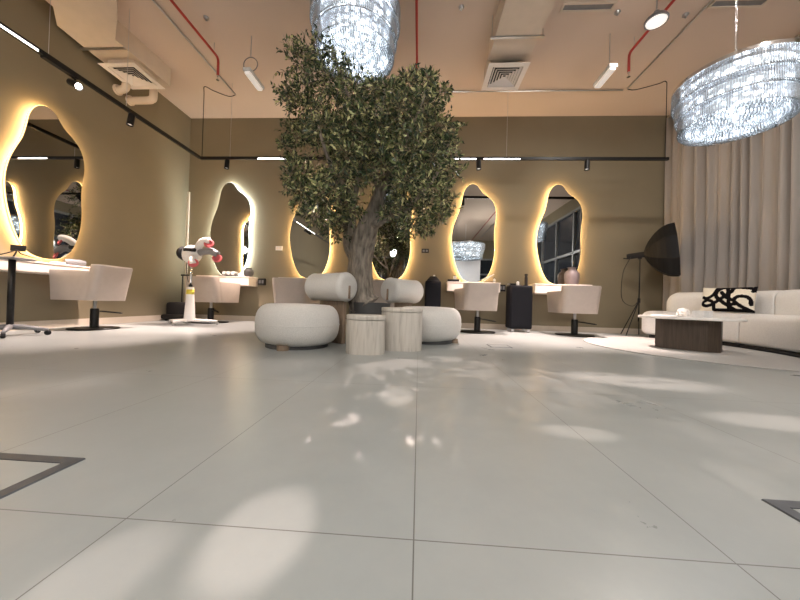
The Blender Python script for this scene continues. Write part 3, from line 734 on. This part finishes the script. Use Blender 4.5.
def head(loc, aim, label, energy, cone=40, blend=.6, lit=True, size=.03, face='lamp_face'):
    t = thing('track_spotlight', label, 'spotlight', loc, 0, 'black cylinder track spotlights')
    MB().rbox((0, 0, -.0345), (.06, .03, .022), .004).build('adapter', M['black'], t)
    MB().cyl((0, 0, -.035), (0, 0, -.07), .008, seg=10).build('swivel', M['black'], t)
    d = (Vector(aim) - Vector(loc) - Vector((0, 0, -.10))).normalized(); q = d.to_track_quat('-Z', 'Y').to_matrix().to_4x4()
    mt = Matrix.Translation((0, 0, -.105)) @ q
    MB().lathe([(0, .075), (.036, .075), (.038, .07), (.038, -.075), (.033, -.075), (.031, -.05), (0, -.05)], 24).build('lamp_barrel', M['black'], t, True, mtx=mt, angle=S40)
    MB().lathe([(0, -.052), (.030, -.052), (.030, -.056), (0, -.058)], 20).build('lens', M[face], t, True, mtx=mt, angle=S40)
    if energy:
        l = bpy.data.lights.new('track_spot_beam', 'SPOT'); l.energy = energy; l.color = SPOT; l.spot_size = math.radians(cone); l.spot_blend = blend; l.shadow_soft_size = size
        o = bpy.data.objects.new('track_spot_beam', l); COL.objects.link(o)
        o.matrix_world = Matrix.Translation(Vector(loc) + Vector((0, 0, -.105)) + d * .085) @ q
head((-3.35, 5.185, TZ), (-3.45, 5.05, 0), 'black track spotlight above the white-lit mirror', 640, 66, .6)
head((.91, 5.185, TZ), (.95, 4.9, 0), 'black track spotlight over the mirror just right of the tree', 640, 66, .6)
head((2.62, 5.185, TZ), (2.45, 5.0, 0), 'black track spotlight over the mirror nearest the curtain', 640, 66, .6)
head((-1.25, 5.185, TZ), (-.95, 1.0, 0), 'black track spotlight hidden behind the left of the tree crown', 380, 26, .3, size=.008)
head((-.15, 5.185, TZ), (.3, 1.55, 0), 'black track spotlight hidden behind the right of the tree crown', 380, 26, .3, size=.008)
head((-3.82, 3.87, TZ), (-3.95, 3.5, 0), 'black track spotlight on the left track past the square vent', 640, 66, .6)
head((-3.82, 3.20, TZ), (1.45, 2.15, 0), 'glaring lit spotlight on the left track aimed into the room', 3000, 5.0, .8, size=.02, face='spot_face')
head((-3.82, 1.95, TZ), (1.55, 1.45, 0), 'added spotlight on the left track for a floor light streak, beside the light bar', 1900, 2.8, .8, size=.012)  # added out of view to throw a light streak across the floor
head((-3.82, 1.70, TZ), (.62, 1.22, 0), 'added spotlight on the left track for a floor light streak, nearest the camera', 1000, 2.0, .8, size=.012)  # second out-of-view spot, added for another floor streak
# third track and its spots, added behind the camera to throw floor light patches
t3 = thing('lighting_track', 'added lighting track behind the camera, carrying the floor-patch spots', 'lighting track', (0, -3.0, 3.2))
MB().box((-.2, 0, 0), (2.6, .035, .045)).build('rail', M['black'], t3)
for x in (-1.2, .8): MB().cyl((x, 0, .02), (x, 0, ZC - 3.2), .0025, seg=6).build('suspension_wire', M['steel'], t3)
head((-.36, -3.0, 3.2), (-.30, .62, 0), 'added spotlight behind the camera for a floor light patch, middle of its track', 900, 2.9, .7, size=.012)
head((.15, -3.0, 3.2), (-.10, 1.58, 0), 'added spotlight behind the camera for a floor light patch, right on its track', 1100, 2.2, .6, size=.012)
head((-1.0, -3.0, 3.2), (-.52, .50, 0), 'added spotlight behind the camera for a floor light patch, left on its track', 500, 2.6, .8, size=.012)

# ------------------------------------------------------------------ curtain
b = MB(); n = 420; y0, y1 = 2.35, 6.17; top, bot = [], []
rows = 10
grid = []
for r in range(rows + 1):
    z = .015 + (4.06 - .015) * r / rows; row = []
    for k in range(n + 1):
        s = k / n; y = y0 + (y1 - y0) * s
        ph = s * 2 * PI * 24 + 1.5 * math.sin(s * 17) + .9 * math.sin(s * 43 + 2) + .25 * math.sin(z * 1.1 + s * 8)
        amp = .042 + .022 * math.sin(s * 37 + 1) + .008 * math.sin(z * 1.7 + s * 40)
        e_ = max(0, min(1, (y - 5.0) / 1.0)); x = 4.86 - .27 * e_ * e_ * (3 - 2 * e_) + amp * math.sin(ph) + .012 * math.sin(ph * 2 + 1)
        row.append(Vector((x, y + .012 * math.cos(ph), z)))
    grid.append(row)
b.loft(grid, cap=False, closed=False)
t = thing('curtain', 'floor-length taupe curtain in deep folds behind the sofa', 'curtain', (0, 0, 0))
cu = b.build('curtain_cloth', M['curtain'], t, True)
sm = cu.modifiers.new('thickness', 'SOLIDIFY'); sm.thickness = .006
def crail(y):
    e_ = max(0, min(1, (y - 5.0) / 1.0)); return (4.86 - .27 * e_ * e_ * (3 - 2 * e_), y, 4.09)
MB().tube([crail(y0 - .02 + (y1 - y0 + .03) * k / 40) for k in range(41)], .022, 8).build('curtain_rail', M['duct'], t, True)

# ------------------------------------------------------------------ sofa
front = catmull([(3.66, 5.48, 0), (3.82, 5.22, 0), (4.03, 4.86, 0), (4.12, 4.45, 0), (4.07, 4.0, 0), (3.93, 3.5, 0), (3.72, 3.0, 0), (3.45, 2.5, 0)], 8)
Ls = [0]
for a, c in zip(front, front[1:]): Ls.append(Ls[-1] + (c - a).length)
def fpt(s):
    for i in range(len(Ls) - 1):
        if Ls[i + 1] >= s: 
            u = (s - Ls[i]) / (Ls[i + 1] - Ls[i]); p = front[i].lerp(front[i + 1], u); tg = (front[i + 1] - front[i]).normalized(); break
    else: p = front[-1]; tg = (front[-1] - front[-2]).normalized()
    return p, Vector((-tg.y, tg.x, 0))
def sweep(b, s0, s1, prof, rnd, n=26, rnd1=.025):
    # prof: closed (depth, z) section; ends rounded over length rnd
    cd_ = sum(p[0] for p in prof) / len(prof); cz = sum(p[1] for p in prof) / len(prof); rings = []
    ss = []
    for k in range(7): ss.append((s0 + rnd * (1 - math.cos(PI / 2 * k / 6)), math.sin(PI / 2 * k / 6)))
    for k in range(1, n): ss.append((s0 + rnd + (s1 - s0 - rnd - rnd1) * k / n, 1))
    for k in range(7): ss.append((s1 - rnd1 * (1 - math.sin(PI / 2 * k / 6)), math.cos(PI / 2 * k / 6)))
    for q_, (s, f_) in enumerate(ss):
        f2 = 1 - (1 - f_) * (.42 if rnd > .05 and q_ < 7 else .06)
        p, nn = fpt(s)
        rings.append([p + nn * (cd_ + (d_ - cd_) * f2) + Vector((0, 0, cz + (z - cz) * f2)) for d_, z in prof])
    b.loft(rings)
def rsec(d0, d1, z0, z1, r, k=5):
    out = []
    for cx, cz, a0 in ((d1 - r, z1 - r, 0), (d0 + r, z1 - r, PI / 2), (d0 + r, z0 + min(r, .05), PI), (d1 - r, z0 + min(r, .05), 1.5 * PI)):
        rr = r if z1 - .001 > cz + 0 and cz > (z0 + z1) / 2 else min(r, .05)
        for i in range(k + 1):
            a = a0 + PI / 2 * i / k; out.append((cx + (r if True else rr) * math.cos(a), cz + rr * math.sin(a)))
    return out
for (s0, s1, bs0, bs1, r0, l) in ((.0, 1.27, .20, 1.265, .16, 'left half of the curved ivory sofa, behind the coffee table'), (1.285, 3.62, 1.285, 3.5, .02, 'right half of the curved ivory sofa running out of frame')):
    t = thing('curved_sofa', l, 'sofa', (0, 0, 0), 0, 'curved ivory sofa sections')
    b = MB(); sweep(b, s0, s1, rsec(0, .62, .055, .45, .09), r0); b.build('seat', M['sofa'], t, True, angle=math.radians(60))
    b = MB(); sweep(b, bs0, bs1, rsec(.40, .655, .06, .765, .11), .16 if r0 > .1 else .02); b.build('backrest', M['sofa'], t, True, angle=math.radians(60))
    b = MB(); sweep(b, s0 + (.14 if r0 > .1 else 0), s1 - .0, rsec(.02, .58, .012, .058, .012, 2), .005); b.build('plinth', M['black'], t)

# cushion with bold black brush strokes (mesh carries both colours)
STK = [[(.62, 1.0), (.60, .78), (.50, .62), (.36, .40), (.22, .24), (.12, .22), (.05, .32), (.16, .44), (.28, .34), (.30, .05)], [(.45, .98), (.34, .80), (.33, .58), (.45, .38), (.60, .18), (.70, .05)], [(.33, .95), (.27, .66), (.15, .52), (.05, .56)],
       [(.52, .95), (.56, .55), (.58, .10)], [(.97, .05), (.80, .20), (.66, .42), (.72, .58), (.86, .58), (.94, .46), (.95, .30)], [(.40, .93), (.65, .97), (.98, .90)], [(.98, .96), (.96, .80)], [(.30, .05), (.62, .06), (.98, .03)], [(.35, .55), (.52, .28), (.68, .30)], [(.66, .42), (.52, .55), (.42, .75)]]
STK = [catmull([Vector((x, y, 0)) for x, y in s_], 6) for s_ in STK]
def dist(u, v):
    p = Vector((u * 1.6, v, 0)); best = 9
    for s_ in STK:
        for a, c in zip(s_, s_[1:]):
            A = Vector((a.x * 1.6, a.y, 0)); D = Vector((c.x * 1.6, c.y, 0)) - A; l2 = D.length_squared
            k = 0 if l2 < 1e-9 else max(0, min(1, (p - A).dot(D) / l2)); best = min(best, (A + D * k - p).length)
    return best
cw, chh = .56, .36; nx, nz = 96, 60; bm = bmesh.new()
lay = {}
for side in (0, 1):
    for i in range(nx + 1):
        for j in range(nz + 1):
            if side and (i in (0, nx) or j in (0, nz)): lay[1, i, j] = lay[0, i, j]; continue
            u, v = i / nx, j / nz; pu, pv = 4 * u * (1 - u), 4 * v * (1 - v)
            th = .075 * (pu * pv) ** .38
            pinch = 1 - .05 * (1 - pu) * 0
            x = (u - .5) * cw * (1 - .06 * pv * 0 - .05 * (pv)* (2*abs(u-.5))**4); z = (v - .5) * chh * (1 - .07 * pu * (2 * abs(v - .5)) ** 4)
            lay[side, i, j] = bm.verts.new((x, -th if side == 0 else th, z))
for side in (0, 1):
    for i in range(nx):
        for j in range(nz):
            q = [lay[side, i, j], lay[side, i + 1, j], lay[side, i + 1, j + 1], lay[side, i, j + 1]]
            try:
                f_ = bm.faces.new(q if side == 0 else q[::-1]); f_.material_index = 1 if dist((i + .5) / nx, (j + .5) / nz) < .062 else 0; f_.smooth = True
            except ValueError: pass
mb = MB(); mb.bm.free(); mb.bm = bm
ivory = mat('cushion_ivory', (.72, .66, .55), .9, var=.06, scale=60, bump=.3, bscale=150); ink = mat('cushion_black', (.007, .006, .007), 1, var=.1, spec=.05)
t = thing('throw_cushion', 'ivory cushion with bold black brush strokes on the sofa', 'cushion', (4.26, 4.62, .635), math.radians(-62))
cs = mb.build('cushion_cover', [ivory, ink], t); cs.rotation_euler = (math.radians(-12), 0, 0)

# ------------------------------------------------------------------ coffee table, rug
ang = math.atan2(-.72, .69)
t = thing('coffee_table', 'oval coffee table with pale top and dark wood pedestal', 'coffee table', (3.20, 3.95, .0), ang); t.scale = (.8, .85, 1)
MB().prism([(.36, .10), (.24, .21), (-.24, .21), (-.36, .10), (-.36, -.10), (-.24, -.21), (.24, -.21), (.36, -.10)], .012, .365).build('pedestal', M['darkwood'], t)
MB().prism([(.60 * math.cos(2 * PI * k / 64), .40 * math.sin(2 * PI * k / 64)) for k in range(64)], .365, .395, .008).build('table_top', M['marble'], t, True, angle=S40)
MB().prism([(.02 + 1.42 * math.cos(2 * PI * k / 90), .02 + 1.42 * math.sin(2 * PI * k / 90)) for k in range(90)], .0, .010, .004).build('round_rug', M['rug'])
rug = bpy.data.objects['round_rug']; rug.location = (3.62, 4.02, .0005)
tag(rug, 'pale round rug under the coffee table and sofa', 'rug')
t = thing('open_magazine', 'open white magazine lying on the coffee table', 'magazine', (3.02, 4.02, .396), .5)
b = MB()
for s in (-1, 1):
    b.loft([[Vector((s * x, y, .004 + .012 * math.sin(min(1, x / .10) * PI) * (1 if s < 0 else .8))) for x in (0, .03, .06, .10, .16, .20)] for y in (-.13, .13)], cap=False, closed=False)
o = b.build('pages', M['paper'], t, True); md = o.modifiers.new('t', 'SOLIDIFY'); md.thickness = .004
t = thing('tissue_box', 'small pale tissue box on the coffee table', 'tissue box', (3.27, 3.84, .396), .4)
MB().rbox((0, 0, .038), (.16, .12, .076), .004).build('carton', M['greyprint'], t)
t2 = thing('crumpled_tissue', 'crumpled white tissue behind the magazine on the coffee table', 'tissue', (3.27, 4.10, .396))
b = MB(); v = bmesh.ops.create_icosphere(b.bm, subdivisions=3, radius=.06)['verts']
for q in v: q.co *= 1 + .35 * noise.noise(q.co * 40); q.co.z = q.co.z * .9 + .045; q.co.z = max(0, q.co.z)
b.build('tissue_sheet', M['paper'], t2)

# ------------------------------------------------------------------ softbox on stand
sx, sy = 3.85, 5.76
t = thing('light_stand', 'black tripod light stand between the curtain and the end mirror', 'light stand', (sx, sy, 0))
MB().cyl((0, 0, .25), (0, 0, 1.36), .012, .009, 10).build('column', M['black'], t)
for a in (2.2, 3.45, .95):
    MB().tube([(0, 0, .62), (.27 * math.cos(a), .27 * math.sin(a), .01)], .008, 6).build('leg', M['black'], t)
MB().cyl((0, 0, .58), (0, 0, .66), .022, seg=12).build('collar', M['black'], t)
MB().tube(catmull([(-.16, -.01, 1.38), (-.28, .0, 1.1), (-.29, .0, .65), (-.12, .0, .52), (-.02, .0, .60)], 6), .005, 6).build('power_cord', M['black'], t, True)
t = thing('studio_softbox', 'big black softbox studio light facing the sofa', 'studio light', (sx, sy, 1.40), -.62)
tilt = Matrix.Translation((0, 0, .02)) @ Matrix.Rotation(math.radians(-6), 4, 'Y')
mt = tilt @ Matrix.Rotation(PI / 2, 4, 'Y')   # local +Z of the lathe becomes +X
b = MB(); b.lathe([(0, -.19), (.045, -.19), (.05, -.17), (.05, .05), (.058, .06), (.058, .09), (0, .09)], 20); b.build('flash_head', M['blackplastic'], t, True, mtx=mt, angle=S40)
b = MB(); rings = []
for k in range(9):
    u = k / 8; r = .06 + .38 * math.sin(u * PI / 2) ** 1.0; rings.append([Vector((r * 1.05 * math.cos(2 * PI * (j + .5) / 8), r * 1.05 * math.sin(2 * PI * (j + .5) / 8), .06 + .40 * u ** 1.25)) for j in range(8)])
rings.append([p + Vector((0, 0, .03)) for p in rings[-1]])
b.loft(rings, cap=False); o = b.build('fabric_shell', M['softbox'], t, mtx=mt); md = o.modifiers.new('t', 'SOLIDIFY'); md.thickness = .006
b = MB(); b.loft([[Vector((.45 * math.cos(2 * PI * (j + .5) / 8), .45 * math.sin(2 * PI * (j + .5) / 8), z)) for j in range(8)] for z in (.462, .468)]); b.build('diffuser_cloth', M['purewhite'], t, mtx=mt)
MB().box((0, 0, -.03), (.05, .04, .05)).build('mount_bracket', M['black'], t)
MB().tube([(-.10, 0, .0), (-.17, .02, -.03), (-.24, .02, -.02)], .010, 8).build('tilt_handle', M['black'], t)

# ------------------------------------------------------------------ black carts
def cart(loc, w, h, d, label, rz=0):
    t = thing('salon_cart', label, 'cart', loc, rz, 'tall black salon carts')
    MB().rbox((0, 0, .06 + (h - .06) / 2), (w, d, h - .06), .03, 3).build('cabinet', M['navy'], t, True, angle=S40)
    MB().box((0, -d / 2 - .002, .06 + (h - .06) / 2), (w * .86, .004, h - .16)).build('door', M['navy'], t)
    for x in (-1, 1):
        for y in (-1, 1):
            b = MB(); b.lathe([(0, -.011), (.026, -.011), (.03, -.007), (.03, .007), (.026, .011), (0, .011)], 16); b.build('castor', M['steel'], t, True, mtx=Matrix.Translation((x * w * .36, y * d * .36, .03)) @ Matrix.Rotation(PI / 2, 4, 'X'), angle=S40)
            MB().box((x * w * .36, y * d * .36, .06), (.02, .02, .03)).build('castor_fork', M['steel'], t)
    return t
cart((1.80, 5.80, 0), .38, .83, .34, 'tall black cart with castors between the two right mirrors')
cart((.25, 5.88, 0), .29, .88, .30, 'slim black cart beside the cream pouf, right of the tree')
def bottle(loc, r, h, m, label, neck=.4):
    t = thing('bottle', label, 'bottle', loc); MB().lathe([(0, 0), (r, 0), (r, h * .68), (r * neck, h * .78), (r * neck, h * .86), (0, h * .86)], 18).build('bottle_body', m, t, True, angle=S40)
    MB().lathe([(0, h * .86), (r * neck * 1.3, h * .86), (r * neck * 1.3, h), (0, h)], 14).build('cap', M['blackplastic'], t, True, angle=S40)
bottle((1.91, 5.78, .831), .028, .21, M['blackplastic'], 'tall black bottle on the cart between the right mirrors', .8)
bottle((1.76, 5.76, .831), .026, .09, M['purewhite'], 'small white bottle on the cart between the right mirrors')
t = thing('hair_clipper', 'dark clipper lying on the cart between the right mirrors', 'clipper', (1.68, 5.80, .831), .3); MB().rbox((0, 0, .02), (.13, .045, .04), .012).build('clipper_body', M['blackplastic'], t); MB().box((-.075, 0, .02), (.03, .04, .02)).build('blade', M['steel'], t)
t = thing('tool_caddy', 'black tapered caddy on top of the slim cart', 'caddy', (.25, 5.88, .882)); MB().loft([[Vector((x * s, y * s * .8, z)) for x, y in ((-1, -1), (1, -1), (1, 1), (-1, 1))] for s, z in ((.12, 0), (.10, .03), (.05, .085))]).build('caddy_body', M['blackplastic'], t)
MB().sphere((.02, -.01, .095), .022).build('white_cap', M['purewhite'], t, True)

# ------------------------------------------------------------------ things on the consoles
def vase(loc, s, m, label, prof):
    t = thing('vase', label, 'vase', loc); MB().lathe([(r * s, z * s) for r, z in prof], 28).build('vase_body', m, t, True, angle=math.radians(60))
vase((2.80, 5.98, .881), 1, M['mauve'], 'mauve ceramic vase on the console by the softbox', [(0, 0), (.10, 0), (.118, .04), (.128, .14), (.125, .21), (.10, .25), (.068, .275), (.066, .30), (.085, .32), (.076, .32), (.056, .29), (.1, .2), (0, .02)])
vase((-3.36, 6.0, .881), 1, M['planter'], 'dark round vase on the white-lit mirror console', [(0, 0), (.05, 0), (.085, .04), (.095, .09), (.085, .135), (.055, .155), (.06, .17), (.05, .17), (.045, .15), (.07, .09), (0, .01)])
t = thing('serving_tray', 'black tray on the white-lit mirror console', 'tray', (-3.72, 5.98, .881)); MB().rbox((0, 0, .012), (.36, .18, .022), .006).build('tray_body', M['blackplastic'], t)
for k, l in ((-.09, 'rolled white towel at the left of the tray'), (0, 'rolled white towel in the middle of the tray'), (.09, 'rolled white towel at the right of the tray')):
    tt = tag(MB().cyl((0, -.07, 0), (0, .07, 0), .035, seg=16).build('rolled_towel', M['paper'], None, True, angle=S40), l, 'towel', 'rolled towels on the tray'); tt.location = (-3.72 + k, 5.98, .941)
t = thing('product_tray', 'small black tray at the left of the console right of the tree', 'tray', (.63, 5.98, .881)); MB().rbox((0, 0, .022), (.22, .2, .042), .008).build('tray_body', M['blackplastic'], t)
bottle((.66, 5.97, .926), .032, .08, M['purewhite'], 'small white jar on the black product tray', .7)
bottle((.74, 5.93, .881), .02, .05, M['purewhite'], 'tiny white pot beside the black product tray', .7)
t = thing('hair_straightener', 'white hair straightener propped on the console between the carts', 'hair tool', (1.27, 5.97, .899), 0)
for s in (-1, 1):
    MB().rbox((0, 0, 0), (.26, .028, .02), .008, 2, 0, Matrix.Translation((0, 0, .075 + s * .012)) @ Matrix.Rotation(math.radians(-32 + s * 5), 4, 'Y')).build('arm', M['purewhite'], t)
MB().tube(catmull([(-.11, .0, .012), (-.03, -.03, .008), (.06, -.05, .006), (.14, -.03, .006)], 6), .004, 6).build('power_cord', M['blackplastic'], t, True)
bottle((1.40, 6.0, .881), .022, .10, M['paper'], 'pale little bottle behind the straightener')
# left console
t = thing('hair_dryer', 'grey hair dryer lying on the left console', 'hair dryer', (-4.66, 3.98, .831), 1.2)
b = MB(); b.lathe([(0, -.10), (.035, -.10), (.045, -.06), (.045, .05), (.035, .11), (0, .11)], 18); b.build('barrel', M['grayplastic'], t, True, mtx=Matrix.Translation((0, 0, .046)) @ Matrix.Rotation(PI / 2, 4, 'Y'), angle=S40)
MB().tube([(-.02, 0, .046), (-.03, .08, .03), (-.035, .16, .025)], [.024, .022, .02], 12).build('grip', M['blackplastic'], t, True)
t = thing('folded_cloth', 'small white cloth beside the hair dryer on the left console', 'cloth', (-4.66, 3.78, .831)); MB().rbox((0, 0, .015), (.12, .10, .03), .012, 3).build('cloth_fold', M['paper'], t, True, angle=S40)
t = thing('phone_holder', 'dark angled holder standing on the left console', 'holder', (-4.62, 3.30, .831), .6)
MB().rbox((0, 0, .006), (.10, .10, .012), .004).build('foot', M['blackplastic'], t); MB().tube([(0, 0, .01), (.02, .01, .07), (.03, .02, .12)], .008, 8).build('stem', M['blackplastic'], t); MB().rbox((.035, .02, .13), (.12, .02, .07), .005).build('plate', M['blackplastic'], t)

# ------------------------------------------------------------------ rolling pedestal at far left
t = thing('rolling_stand', 'black pole stand on star-shaped castor base at the far left edge', 'stand', (-4.27, 3.05, 0), .2)
MB().tube([(0, 0, .07), (0, 0, .80)], .027, 14).build('pole', M['black'], t, True)
for k in range(5):
    a = 2 * PI * k / 5 + .3
    MB().tube([(0, 0, .095), (.13 * math.cos(a), .13 * math.sin(a), .085), (.29 * math.cos(a), .29 * math.sin(a), .06)], [.03, .024, .016], 8).build('base_arm', M['grayplastic'], t, True)
    b = MB(); b.lathe([(0, -.016), (.022, -.016), (.027, -.008), (.027, .008), (.022, .016), (0, .016)], 14); b.build('castor', M['blackplastic'], t, True, mtx=Matrix.Translation((.29 * math.cos(a), .29 * math.sin(a), .028)) @ Matrix.Rotation(a, 4, 'Z') @ Matrix.Rotation(PI / 2, 4, 'X'), angle=S40)
MB().rbox((-.02, .02, .81), (.26, .24, .025), .01).build('tray', M['grayplastic'], t)
MB().tube(catmull([(-.18, 0, .825), (-.10, .05, .87), (.02, .02, .90), (.10, -.02, .86), (.16, .05, .83)], 6), .006, 6).build('cable', M['blackplastic'], t, True)

# ------------------------------------------------------------------ hooded hair processor
t = thing('hair_processor', 'white and grey hooded hair processor with red-lined arms on castors', 'hair processor', (-3.77, 4.98, 0))
for a, L in ((.25, .42), (3.3, .30), (4.6, .30), (2.4, .26)):
    MB().tube([(0, 0, .075), (L * math.cos(a), L * math.sin(a), .06)], [.03, .02], 8).build('base_arm', M['purewhite'], t, True)
    b = MB(); b.lathe([(0, -.014), (.022, -.014), (.026, 0), (.022, .014), (0, .014)], 14); b.build('castor', M['steel'], t, True, mtx=Matrix.Translation((L * math.cos(a), L * math.sin(a), .027)) @ Matrix.Rotation(a, 4, 'Z') @ Matrix.Rotation(PI / 2, 4, 'X'), angle=S40)
MB().lathe([(0, .06), (.085, .06), (.06, .45), (.05, .62), (0, .62)], 24).build('column', M['purewhite'], t, True, angle=S40)
MB().lathe([(.056, .50), (.058, .50), (.054, .58), (.050, .58)], 24).build('sticker', M['yellow'], t, True)
MB().cyl((0, 0, .62), (0, 0, 1.08), .016, seg=12).build('mast', M['chrome'], t, True)
MB().lathe([(0, .60), (.03, .60), (.03, .66), (0, .66)], 16).build('clamp', M['blackplastic'], t, True, angle=S40)
hd = MB(); hd.sphere((0, 0, 0), .16, (1.0, .8, .95), 24); hd.build('motor_housing', M['purewhite'], t, True, mtx=Matrix.Translation((.0, 0, 1.16)))
MB().lathe([(0, -.03), (.10, -.03), (.115, 0), (.09, .05), (0, .06)], 24).build('rear_cap', M['blackplastic'], t, True, mtx=Matrix.Translation((-.13, -.02, 1.17)) @ Matrix.Rotation(-PI / 2, 4, 'Y'), angle=S40)
MB().rbox((.04, -.10, 1.22), (.20, .06, .06), .02).build('control_panel', M['blackplastic'], t)
for pts, pad in ((((.08, 0, 1.24), (.22, -.06, 1.36), (.34, -.06, 1.38)), (.34, -.07, 1.33)), (((.10, 0, 1.18), (.32, -.02, 1.22), (.46, -.02, 1.16)), (.46, -.03, 1.10)), (((.05, -.06, 1.12), (.12, -.14, 1.04), (.15, -.16, .98)), (.16, -.17, 1.0))):
    MB().tube(catmull(pts, 4), .055, 14).build('hood_arm', M['purewhite'] if pad[0] < .4 else M['grayplastic'], t, True)
    b = MB(); b.lathe([(0, -.01), (.065, -.01), (.075, 0), (.065, .015), (.05, .016), (.042, .004), (0, .003)], 22); b.build('heater_pad', M['redpad'], t, True, mtx=Matrix.Translation(pad) @ Matrix.Rotation(math.radians(68), 4, 'X') @ Matrix.Rotation(math.radians(25), 4, 'Y'), angle=S40)
MB().tube(catmull([(-.06, -.02, 1.05), (-.05, -.03, .85), (-.01, -.04, .70)], 5), .006, 6).build('cable', M['blackplastic'], t, True)

# black trolley bag by the corner
t = thing('trolley_bag', 'black trolley bag with upright handle in the back left corner', 'bag', (-4.50, 5.72, 0), .05)
MB().rbox((0, 0, .20), (.40, .30, .30), .05, 3).build('bag_body', M['blackplastic'], t, True, angle=S40)
MB().rbox((-.03, -.02, .075), (.46, .34, .10), .04, 2).build('base_tray', M['black'], t, True, angle=S40)
for s in (-1, 1): MB().cyl((s * .05, .08, .33), (s * .05, .08, .86), .010, seg=8).build('handle_rod', M['black'], t)
MB().rbox((0, .08, .87), (.16, .03, .03), .01).build('grip', M['black'], t)
for s in (-1, 1):
    b = MB(); b.lathe([(0, -.015), (.03, -.015), (.03, .015), (0, .015)], 14); b.build('wheel', M['blackplastic'], t, True, mtx=Matrix.Translation((s * .2, -.1, .031)) @ Matrix.Rotation(PI / 2, 4, 'X'), angle=S40)

# ------------------------------------------------------------------ floor hatches
def hatch(cx, cy, s, label, w=.032):
    t = thing('floor_hatch', label, 'floor hatch', (cx, cy, 0), 0, 'metal-framed floor hatches')
    h = s / 2
    def sq(r, z): return [Vector((x * r, y * r, z)) for x, y in ((-1, -1), (1, -1), (1, 1), (-1, 1))]
    b = MB(); b.loft([sq(h, 0), sq(h - .002, .004), sq(h - w, .004), sq(h - w, 0), sq(h, 0)], cap=False); b.build('metal_frame', M['hatch'], t)
    b = MB(); b.loft([sq(h - w - .003, 0.0005), sq(h - w - .003, .003)]); b.build('tile_lid', M['floor'], t)
    b = MB(); b.loft([sq(h - w, 0.0002), sq(h - w, .0012), sq(h - w - .004, .0012), sq(h - w - .004, 0.0002), sq(h - w, .0002)], cap=False); b.build('gasket', M['dark'], t)
hatch(-1.145, .618, .44, 'grey metal-framed floor hatch at the left edge')
hatch(1.088, .625, .44, 'grey metal-framed floor hatch at the right edge')
hatch(.93, 3.66, .24, 'small flush floor hatch right of the cream pouf', .012)

# ------------------------------------------------------------------ lights of the room behind the camera (in the disc pendants)
def area(loc, e, size, col):
    l = bpy.data.lights.new('pendant_light', 'AREA'); l.shape = 'DISK'; l.size = size; l.energy = e; l.color = col
    o = bpy.data.objects.new('pendant_light', l); o.location = loc; COL.objects.link(o)
for x, y, e in ((-2.6, -.6, 45), (0.0, -1.6, 50), (2.9, .9, 45), (-1.2, -4.2, 40)): area((x, y, 3.862), e, .19, (1.0, .94, .88))
# globe lamps added behind the camera to brighten the walls and ceiling
for (x, y, z), n in zip(((-1.2, -2.0, 2.7), (.6, -2.6, 2.7), (3.2, -.9, 2.7)), ('left', 'middle', 'right')):
    t = thing('added_globe', 'added globe lamp brightening the salon from behind the camera, ' + n + ' one of its row', 'pendant lamp', (x, y, z), 0, 'added fill globes')
    MB().lathe([(0, .16), (.03, .16), (.03, .20), (0, .20)], 16).build('cap', M['steel'], t, True, angle=S40)
    MB().cyl((0, 0, .2), (0, 0, ZC - z), .005, seg=6).build('drop_rod', M['steel'], t)
    MB().sphere((0, 0, 0), .16, seg=24).build('globe', M['globe'], t, True)
area((2.66, 3.80, 3.802), 35, .19, (1.0, .93, .86))

# ------------------------------------------------------------------ world, colour
wd = bpy.data.worlds.new('world'); SC.world = wd; wd.use_nodes = True
wd.node_tree.nodes['Background'].inputs['Color'].default_value = (.02, .025, .04, 1); wd.node_tree.nodes['Background'].inputs['Strength'].default_value = .3
SC.view_settings.view_transform = 'Standard'; SC.view_settings.look = 'None'; SC.view_settings.gamma = 1; SC.view_settings.use_curve_mapping = False
SC.view_settings.exposure = 0.38
SC.cycles.max_bounces = 10; SC.cycles.diffuse_bounces = 5; SC.cycles.glossy_bounces = 5; SC.cycles.transmission_bounces = 8
SC.cycles.caustics_reflective = False; SC.cycles.caustics_refractive = False; SC.cycles.sample_clamp_indirect = 6
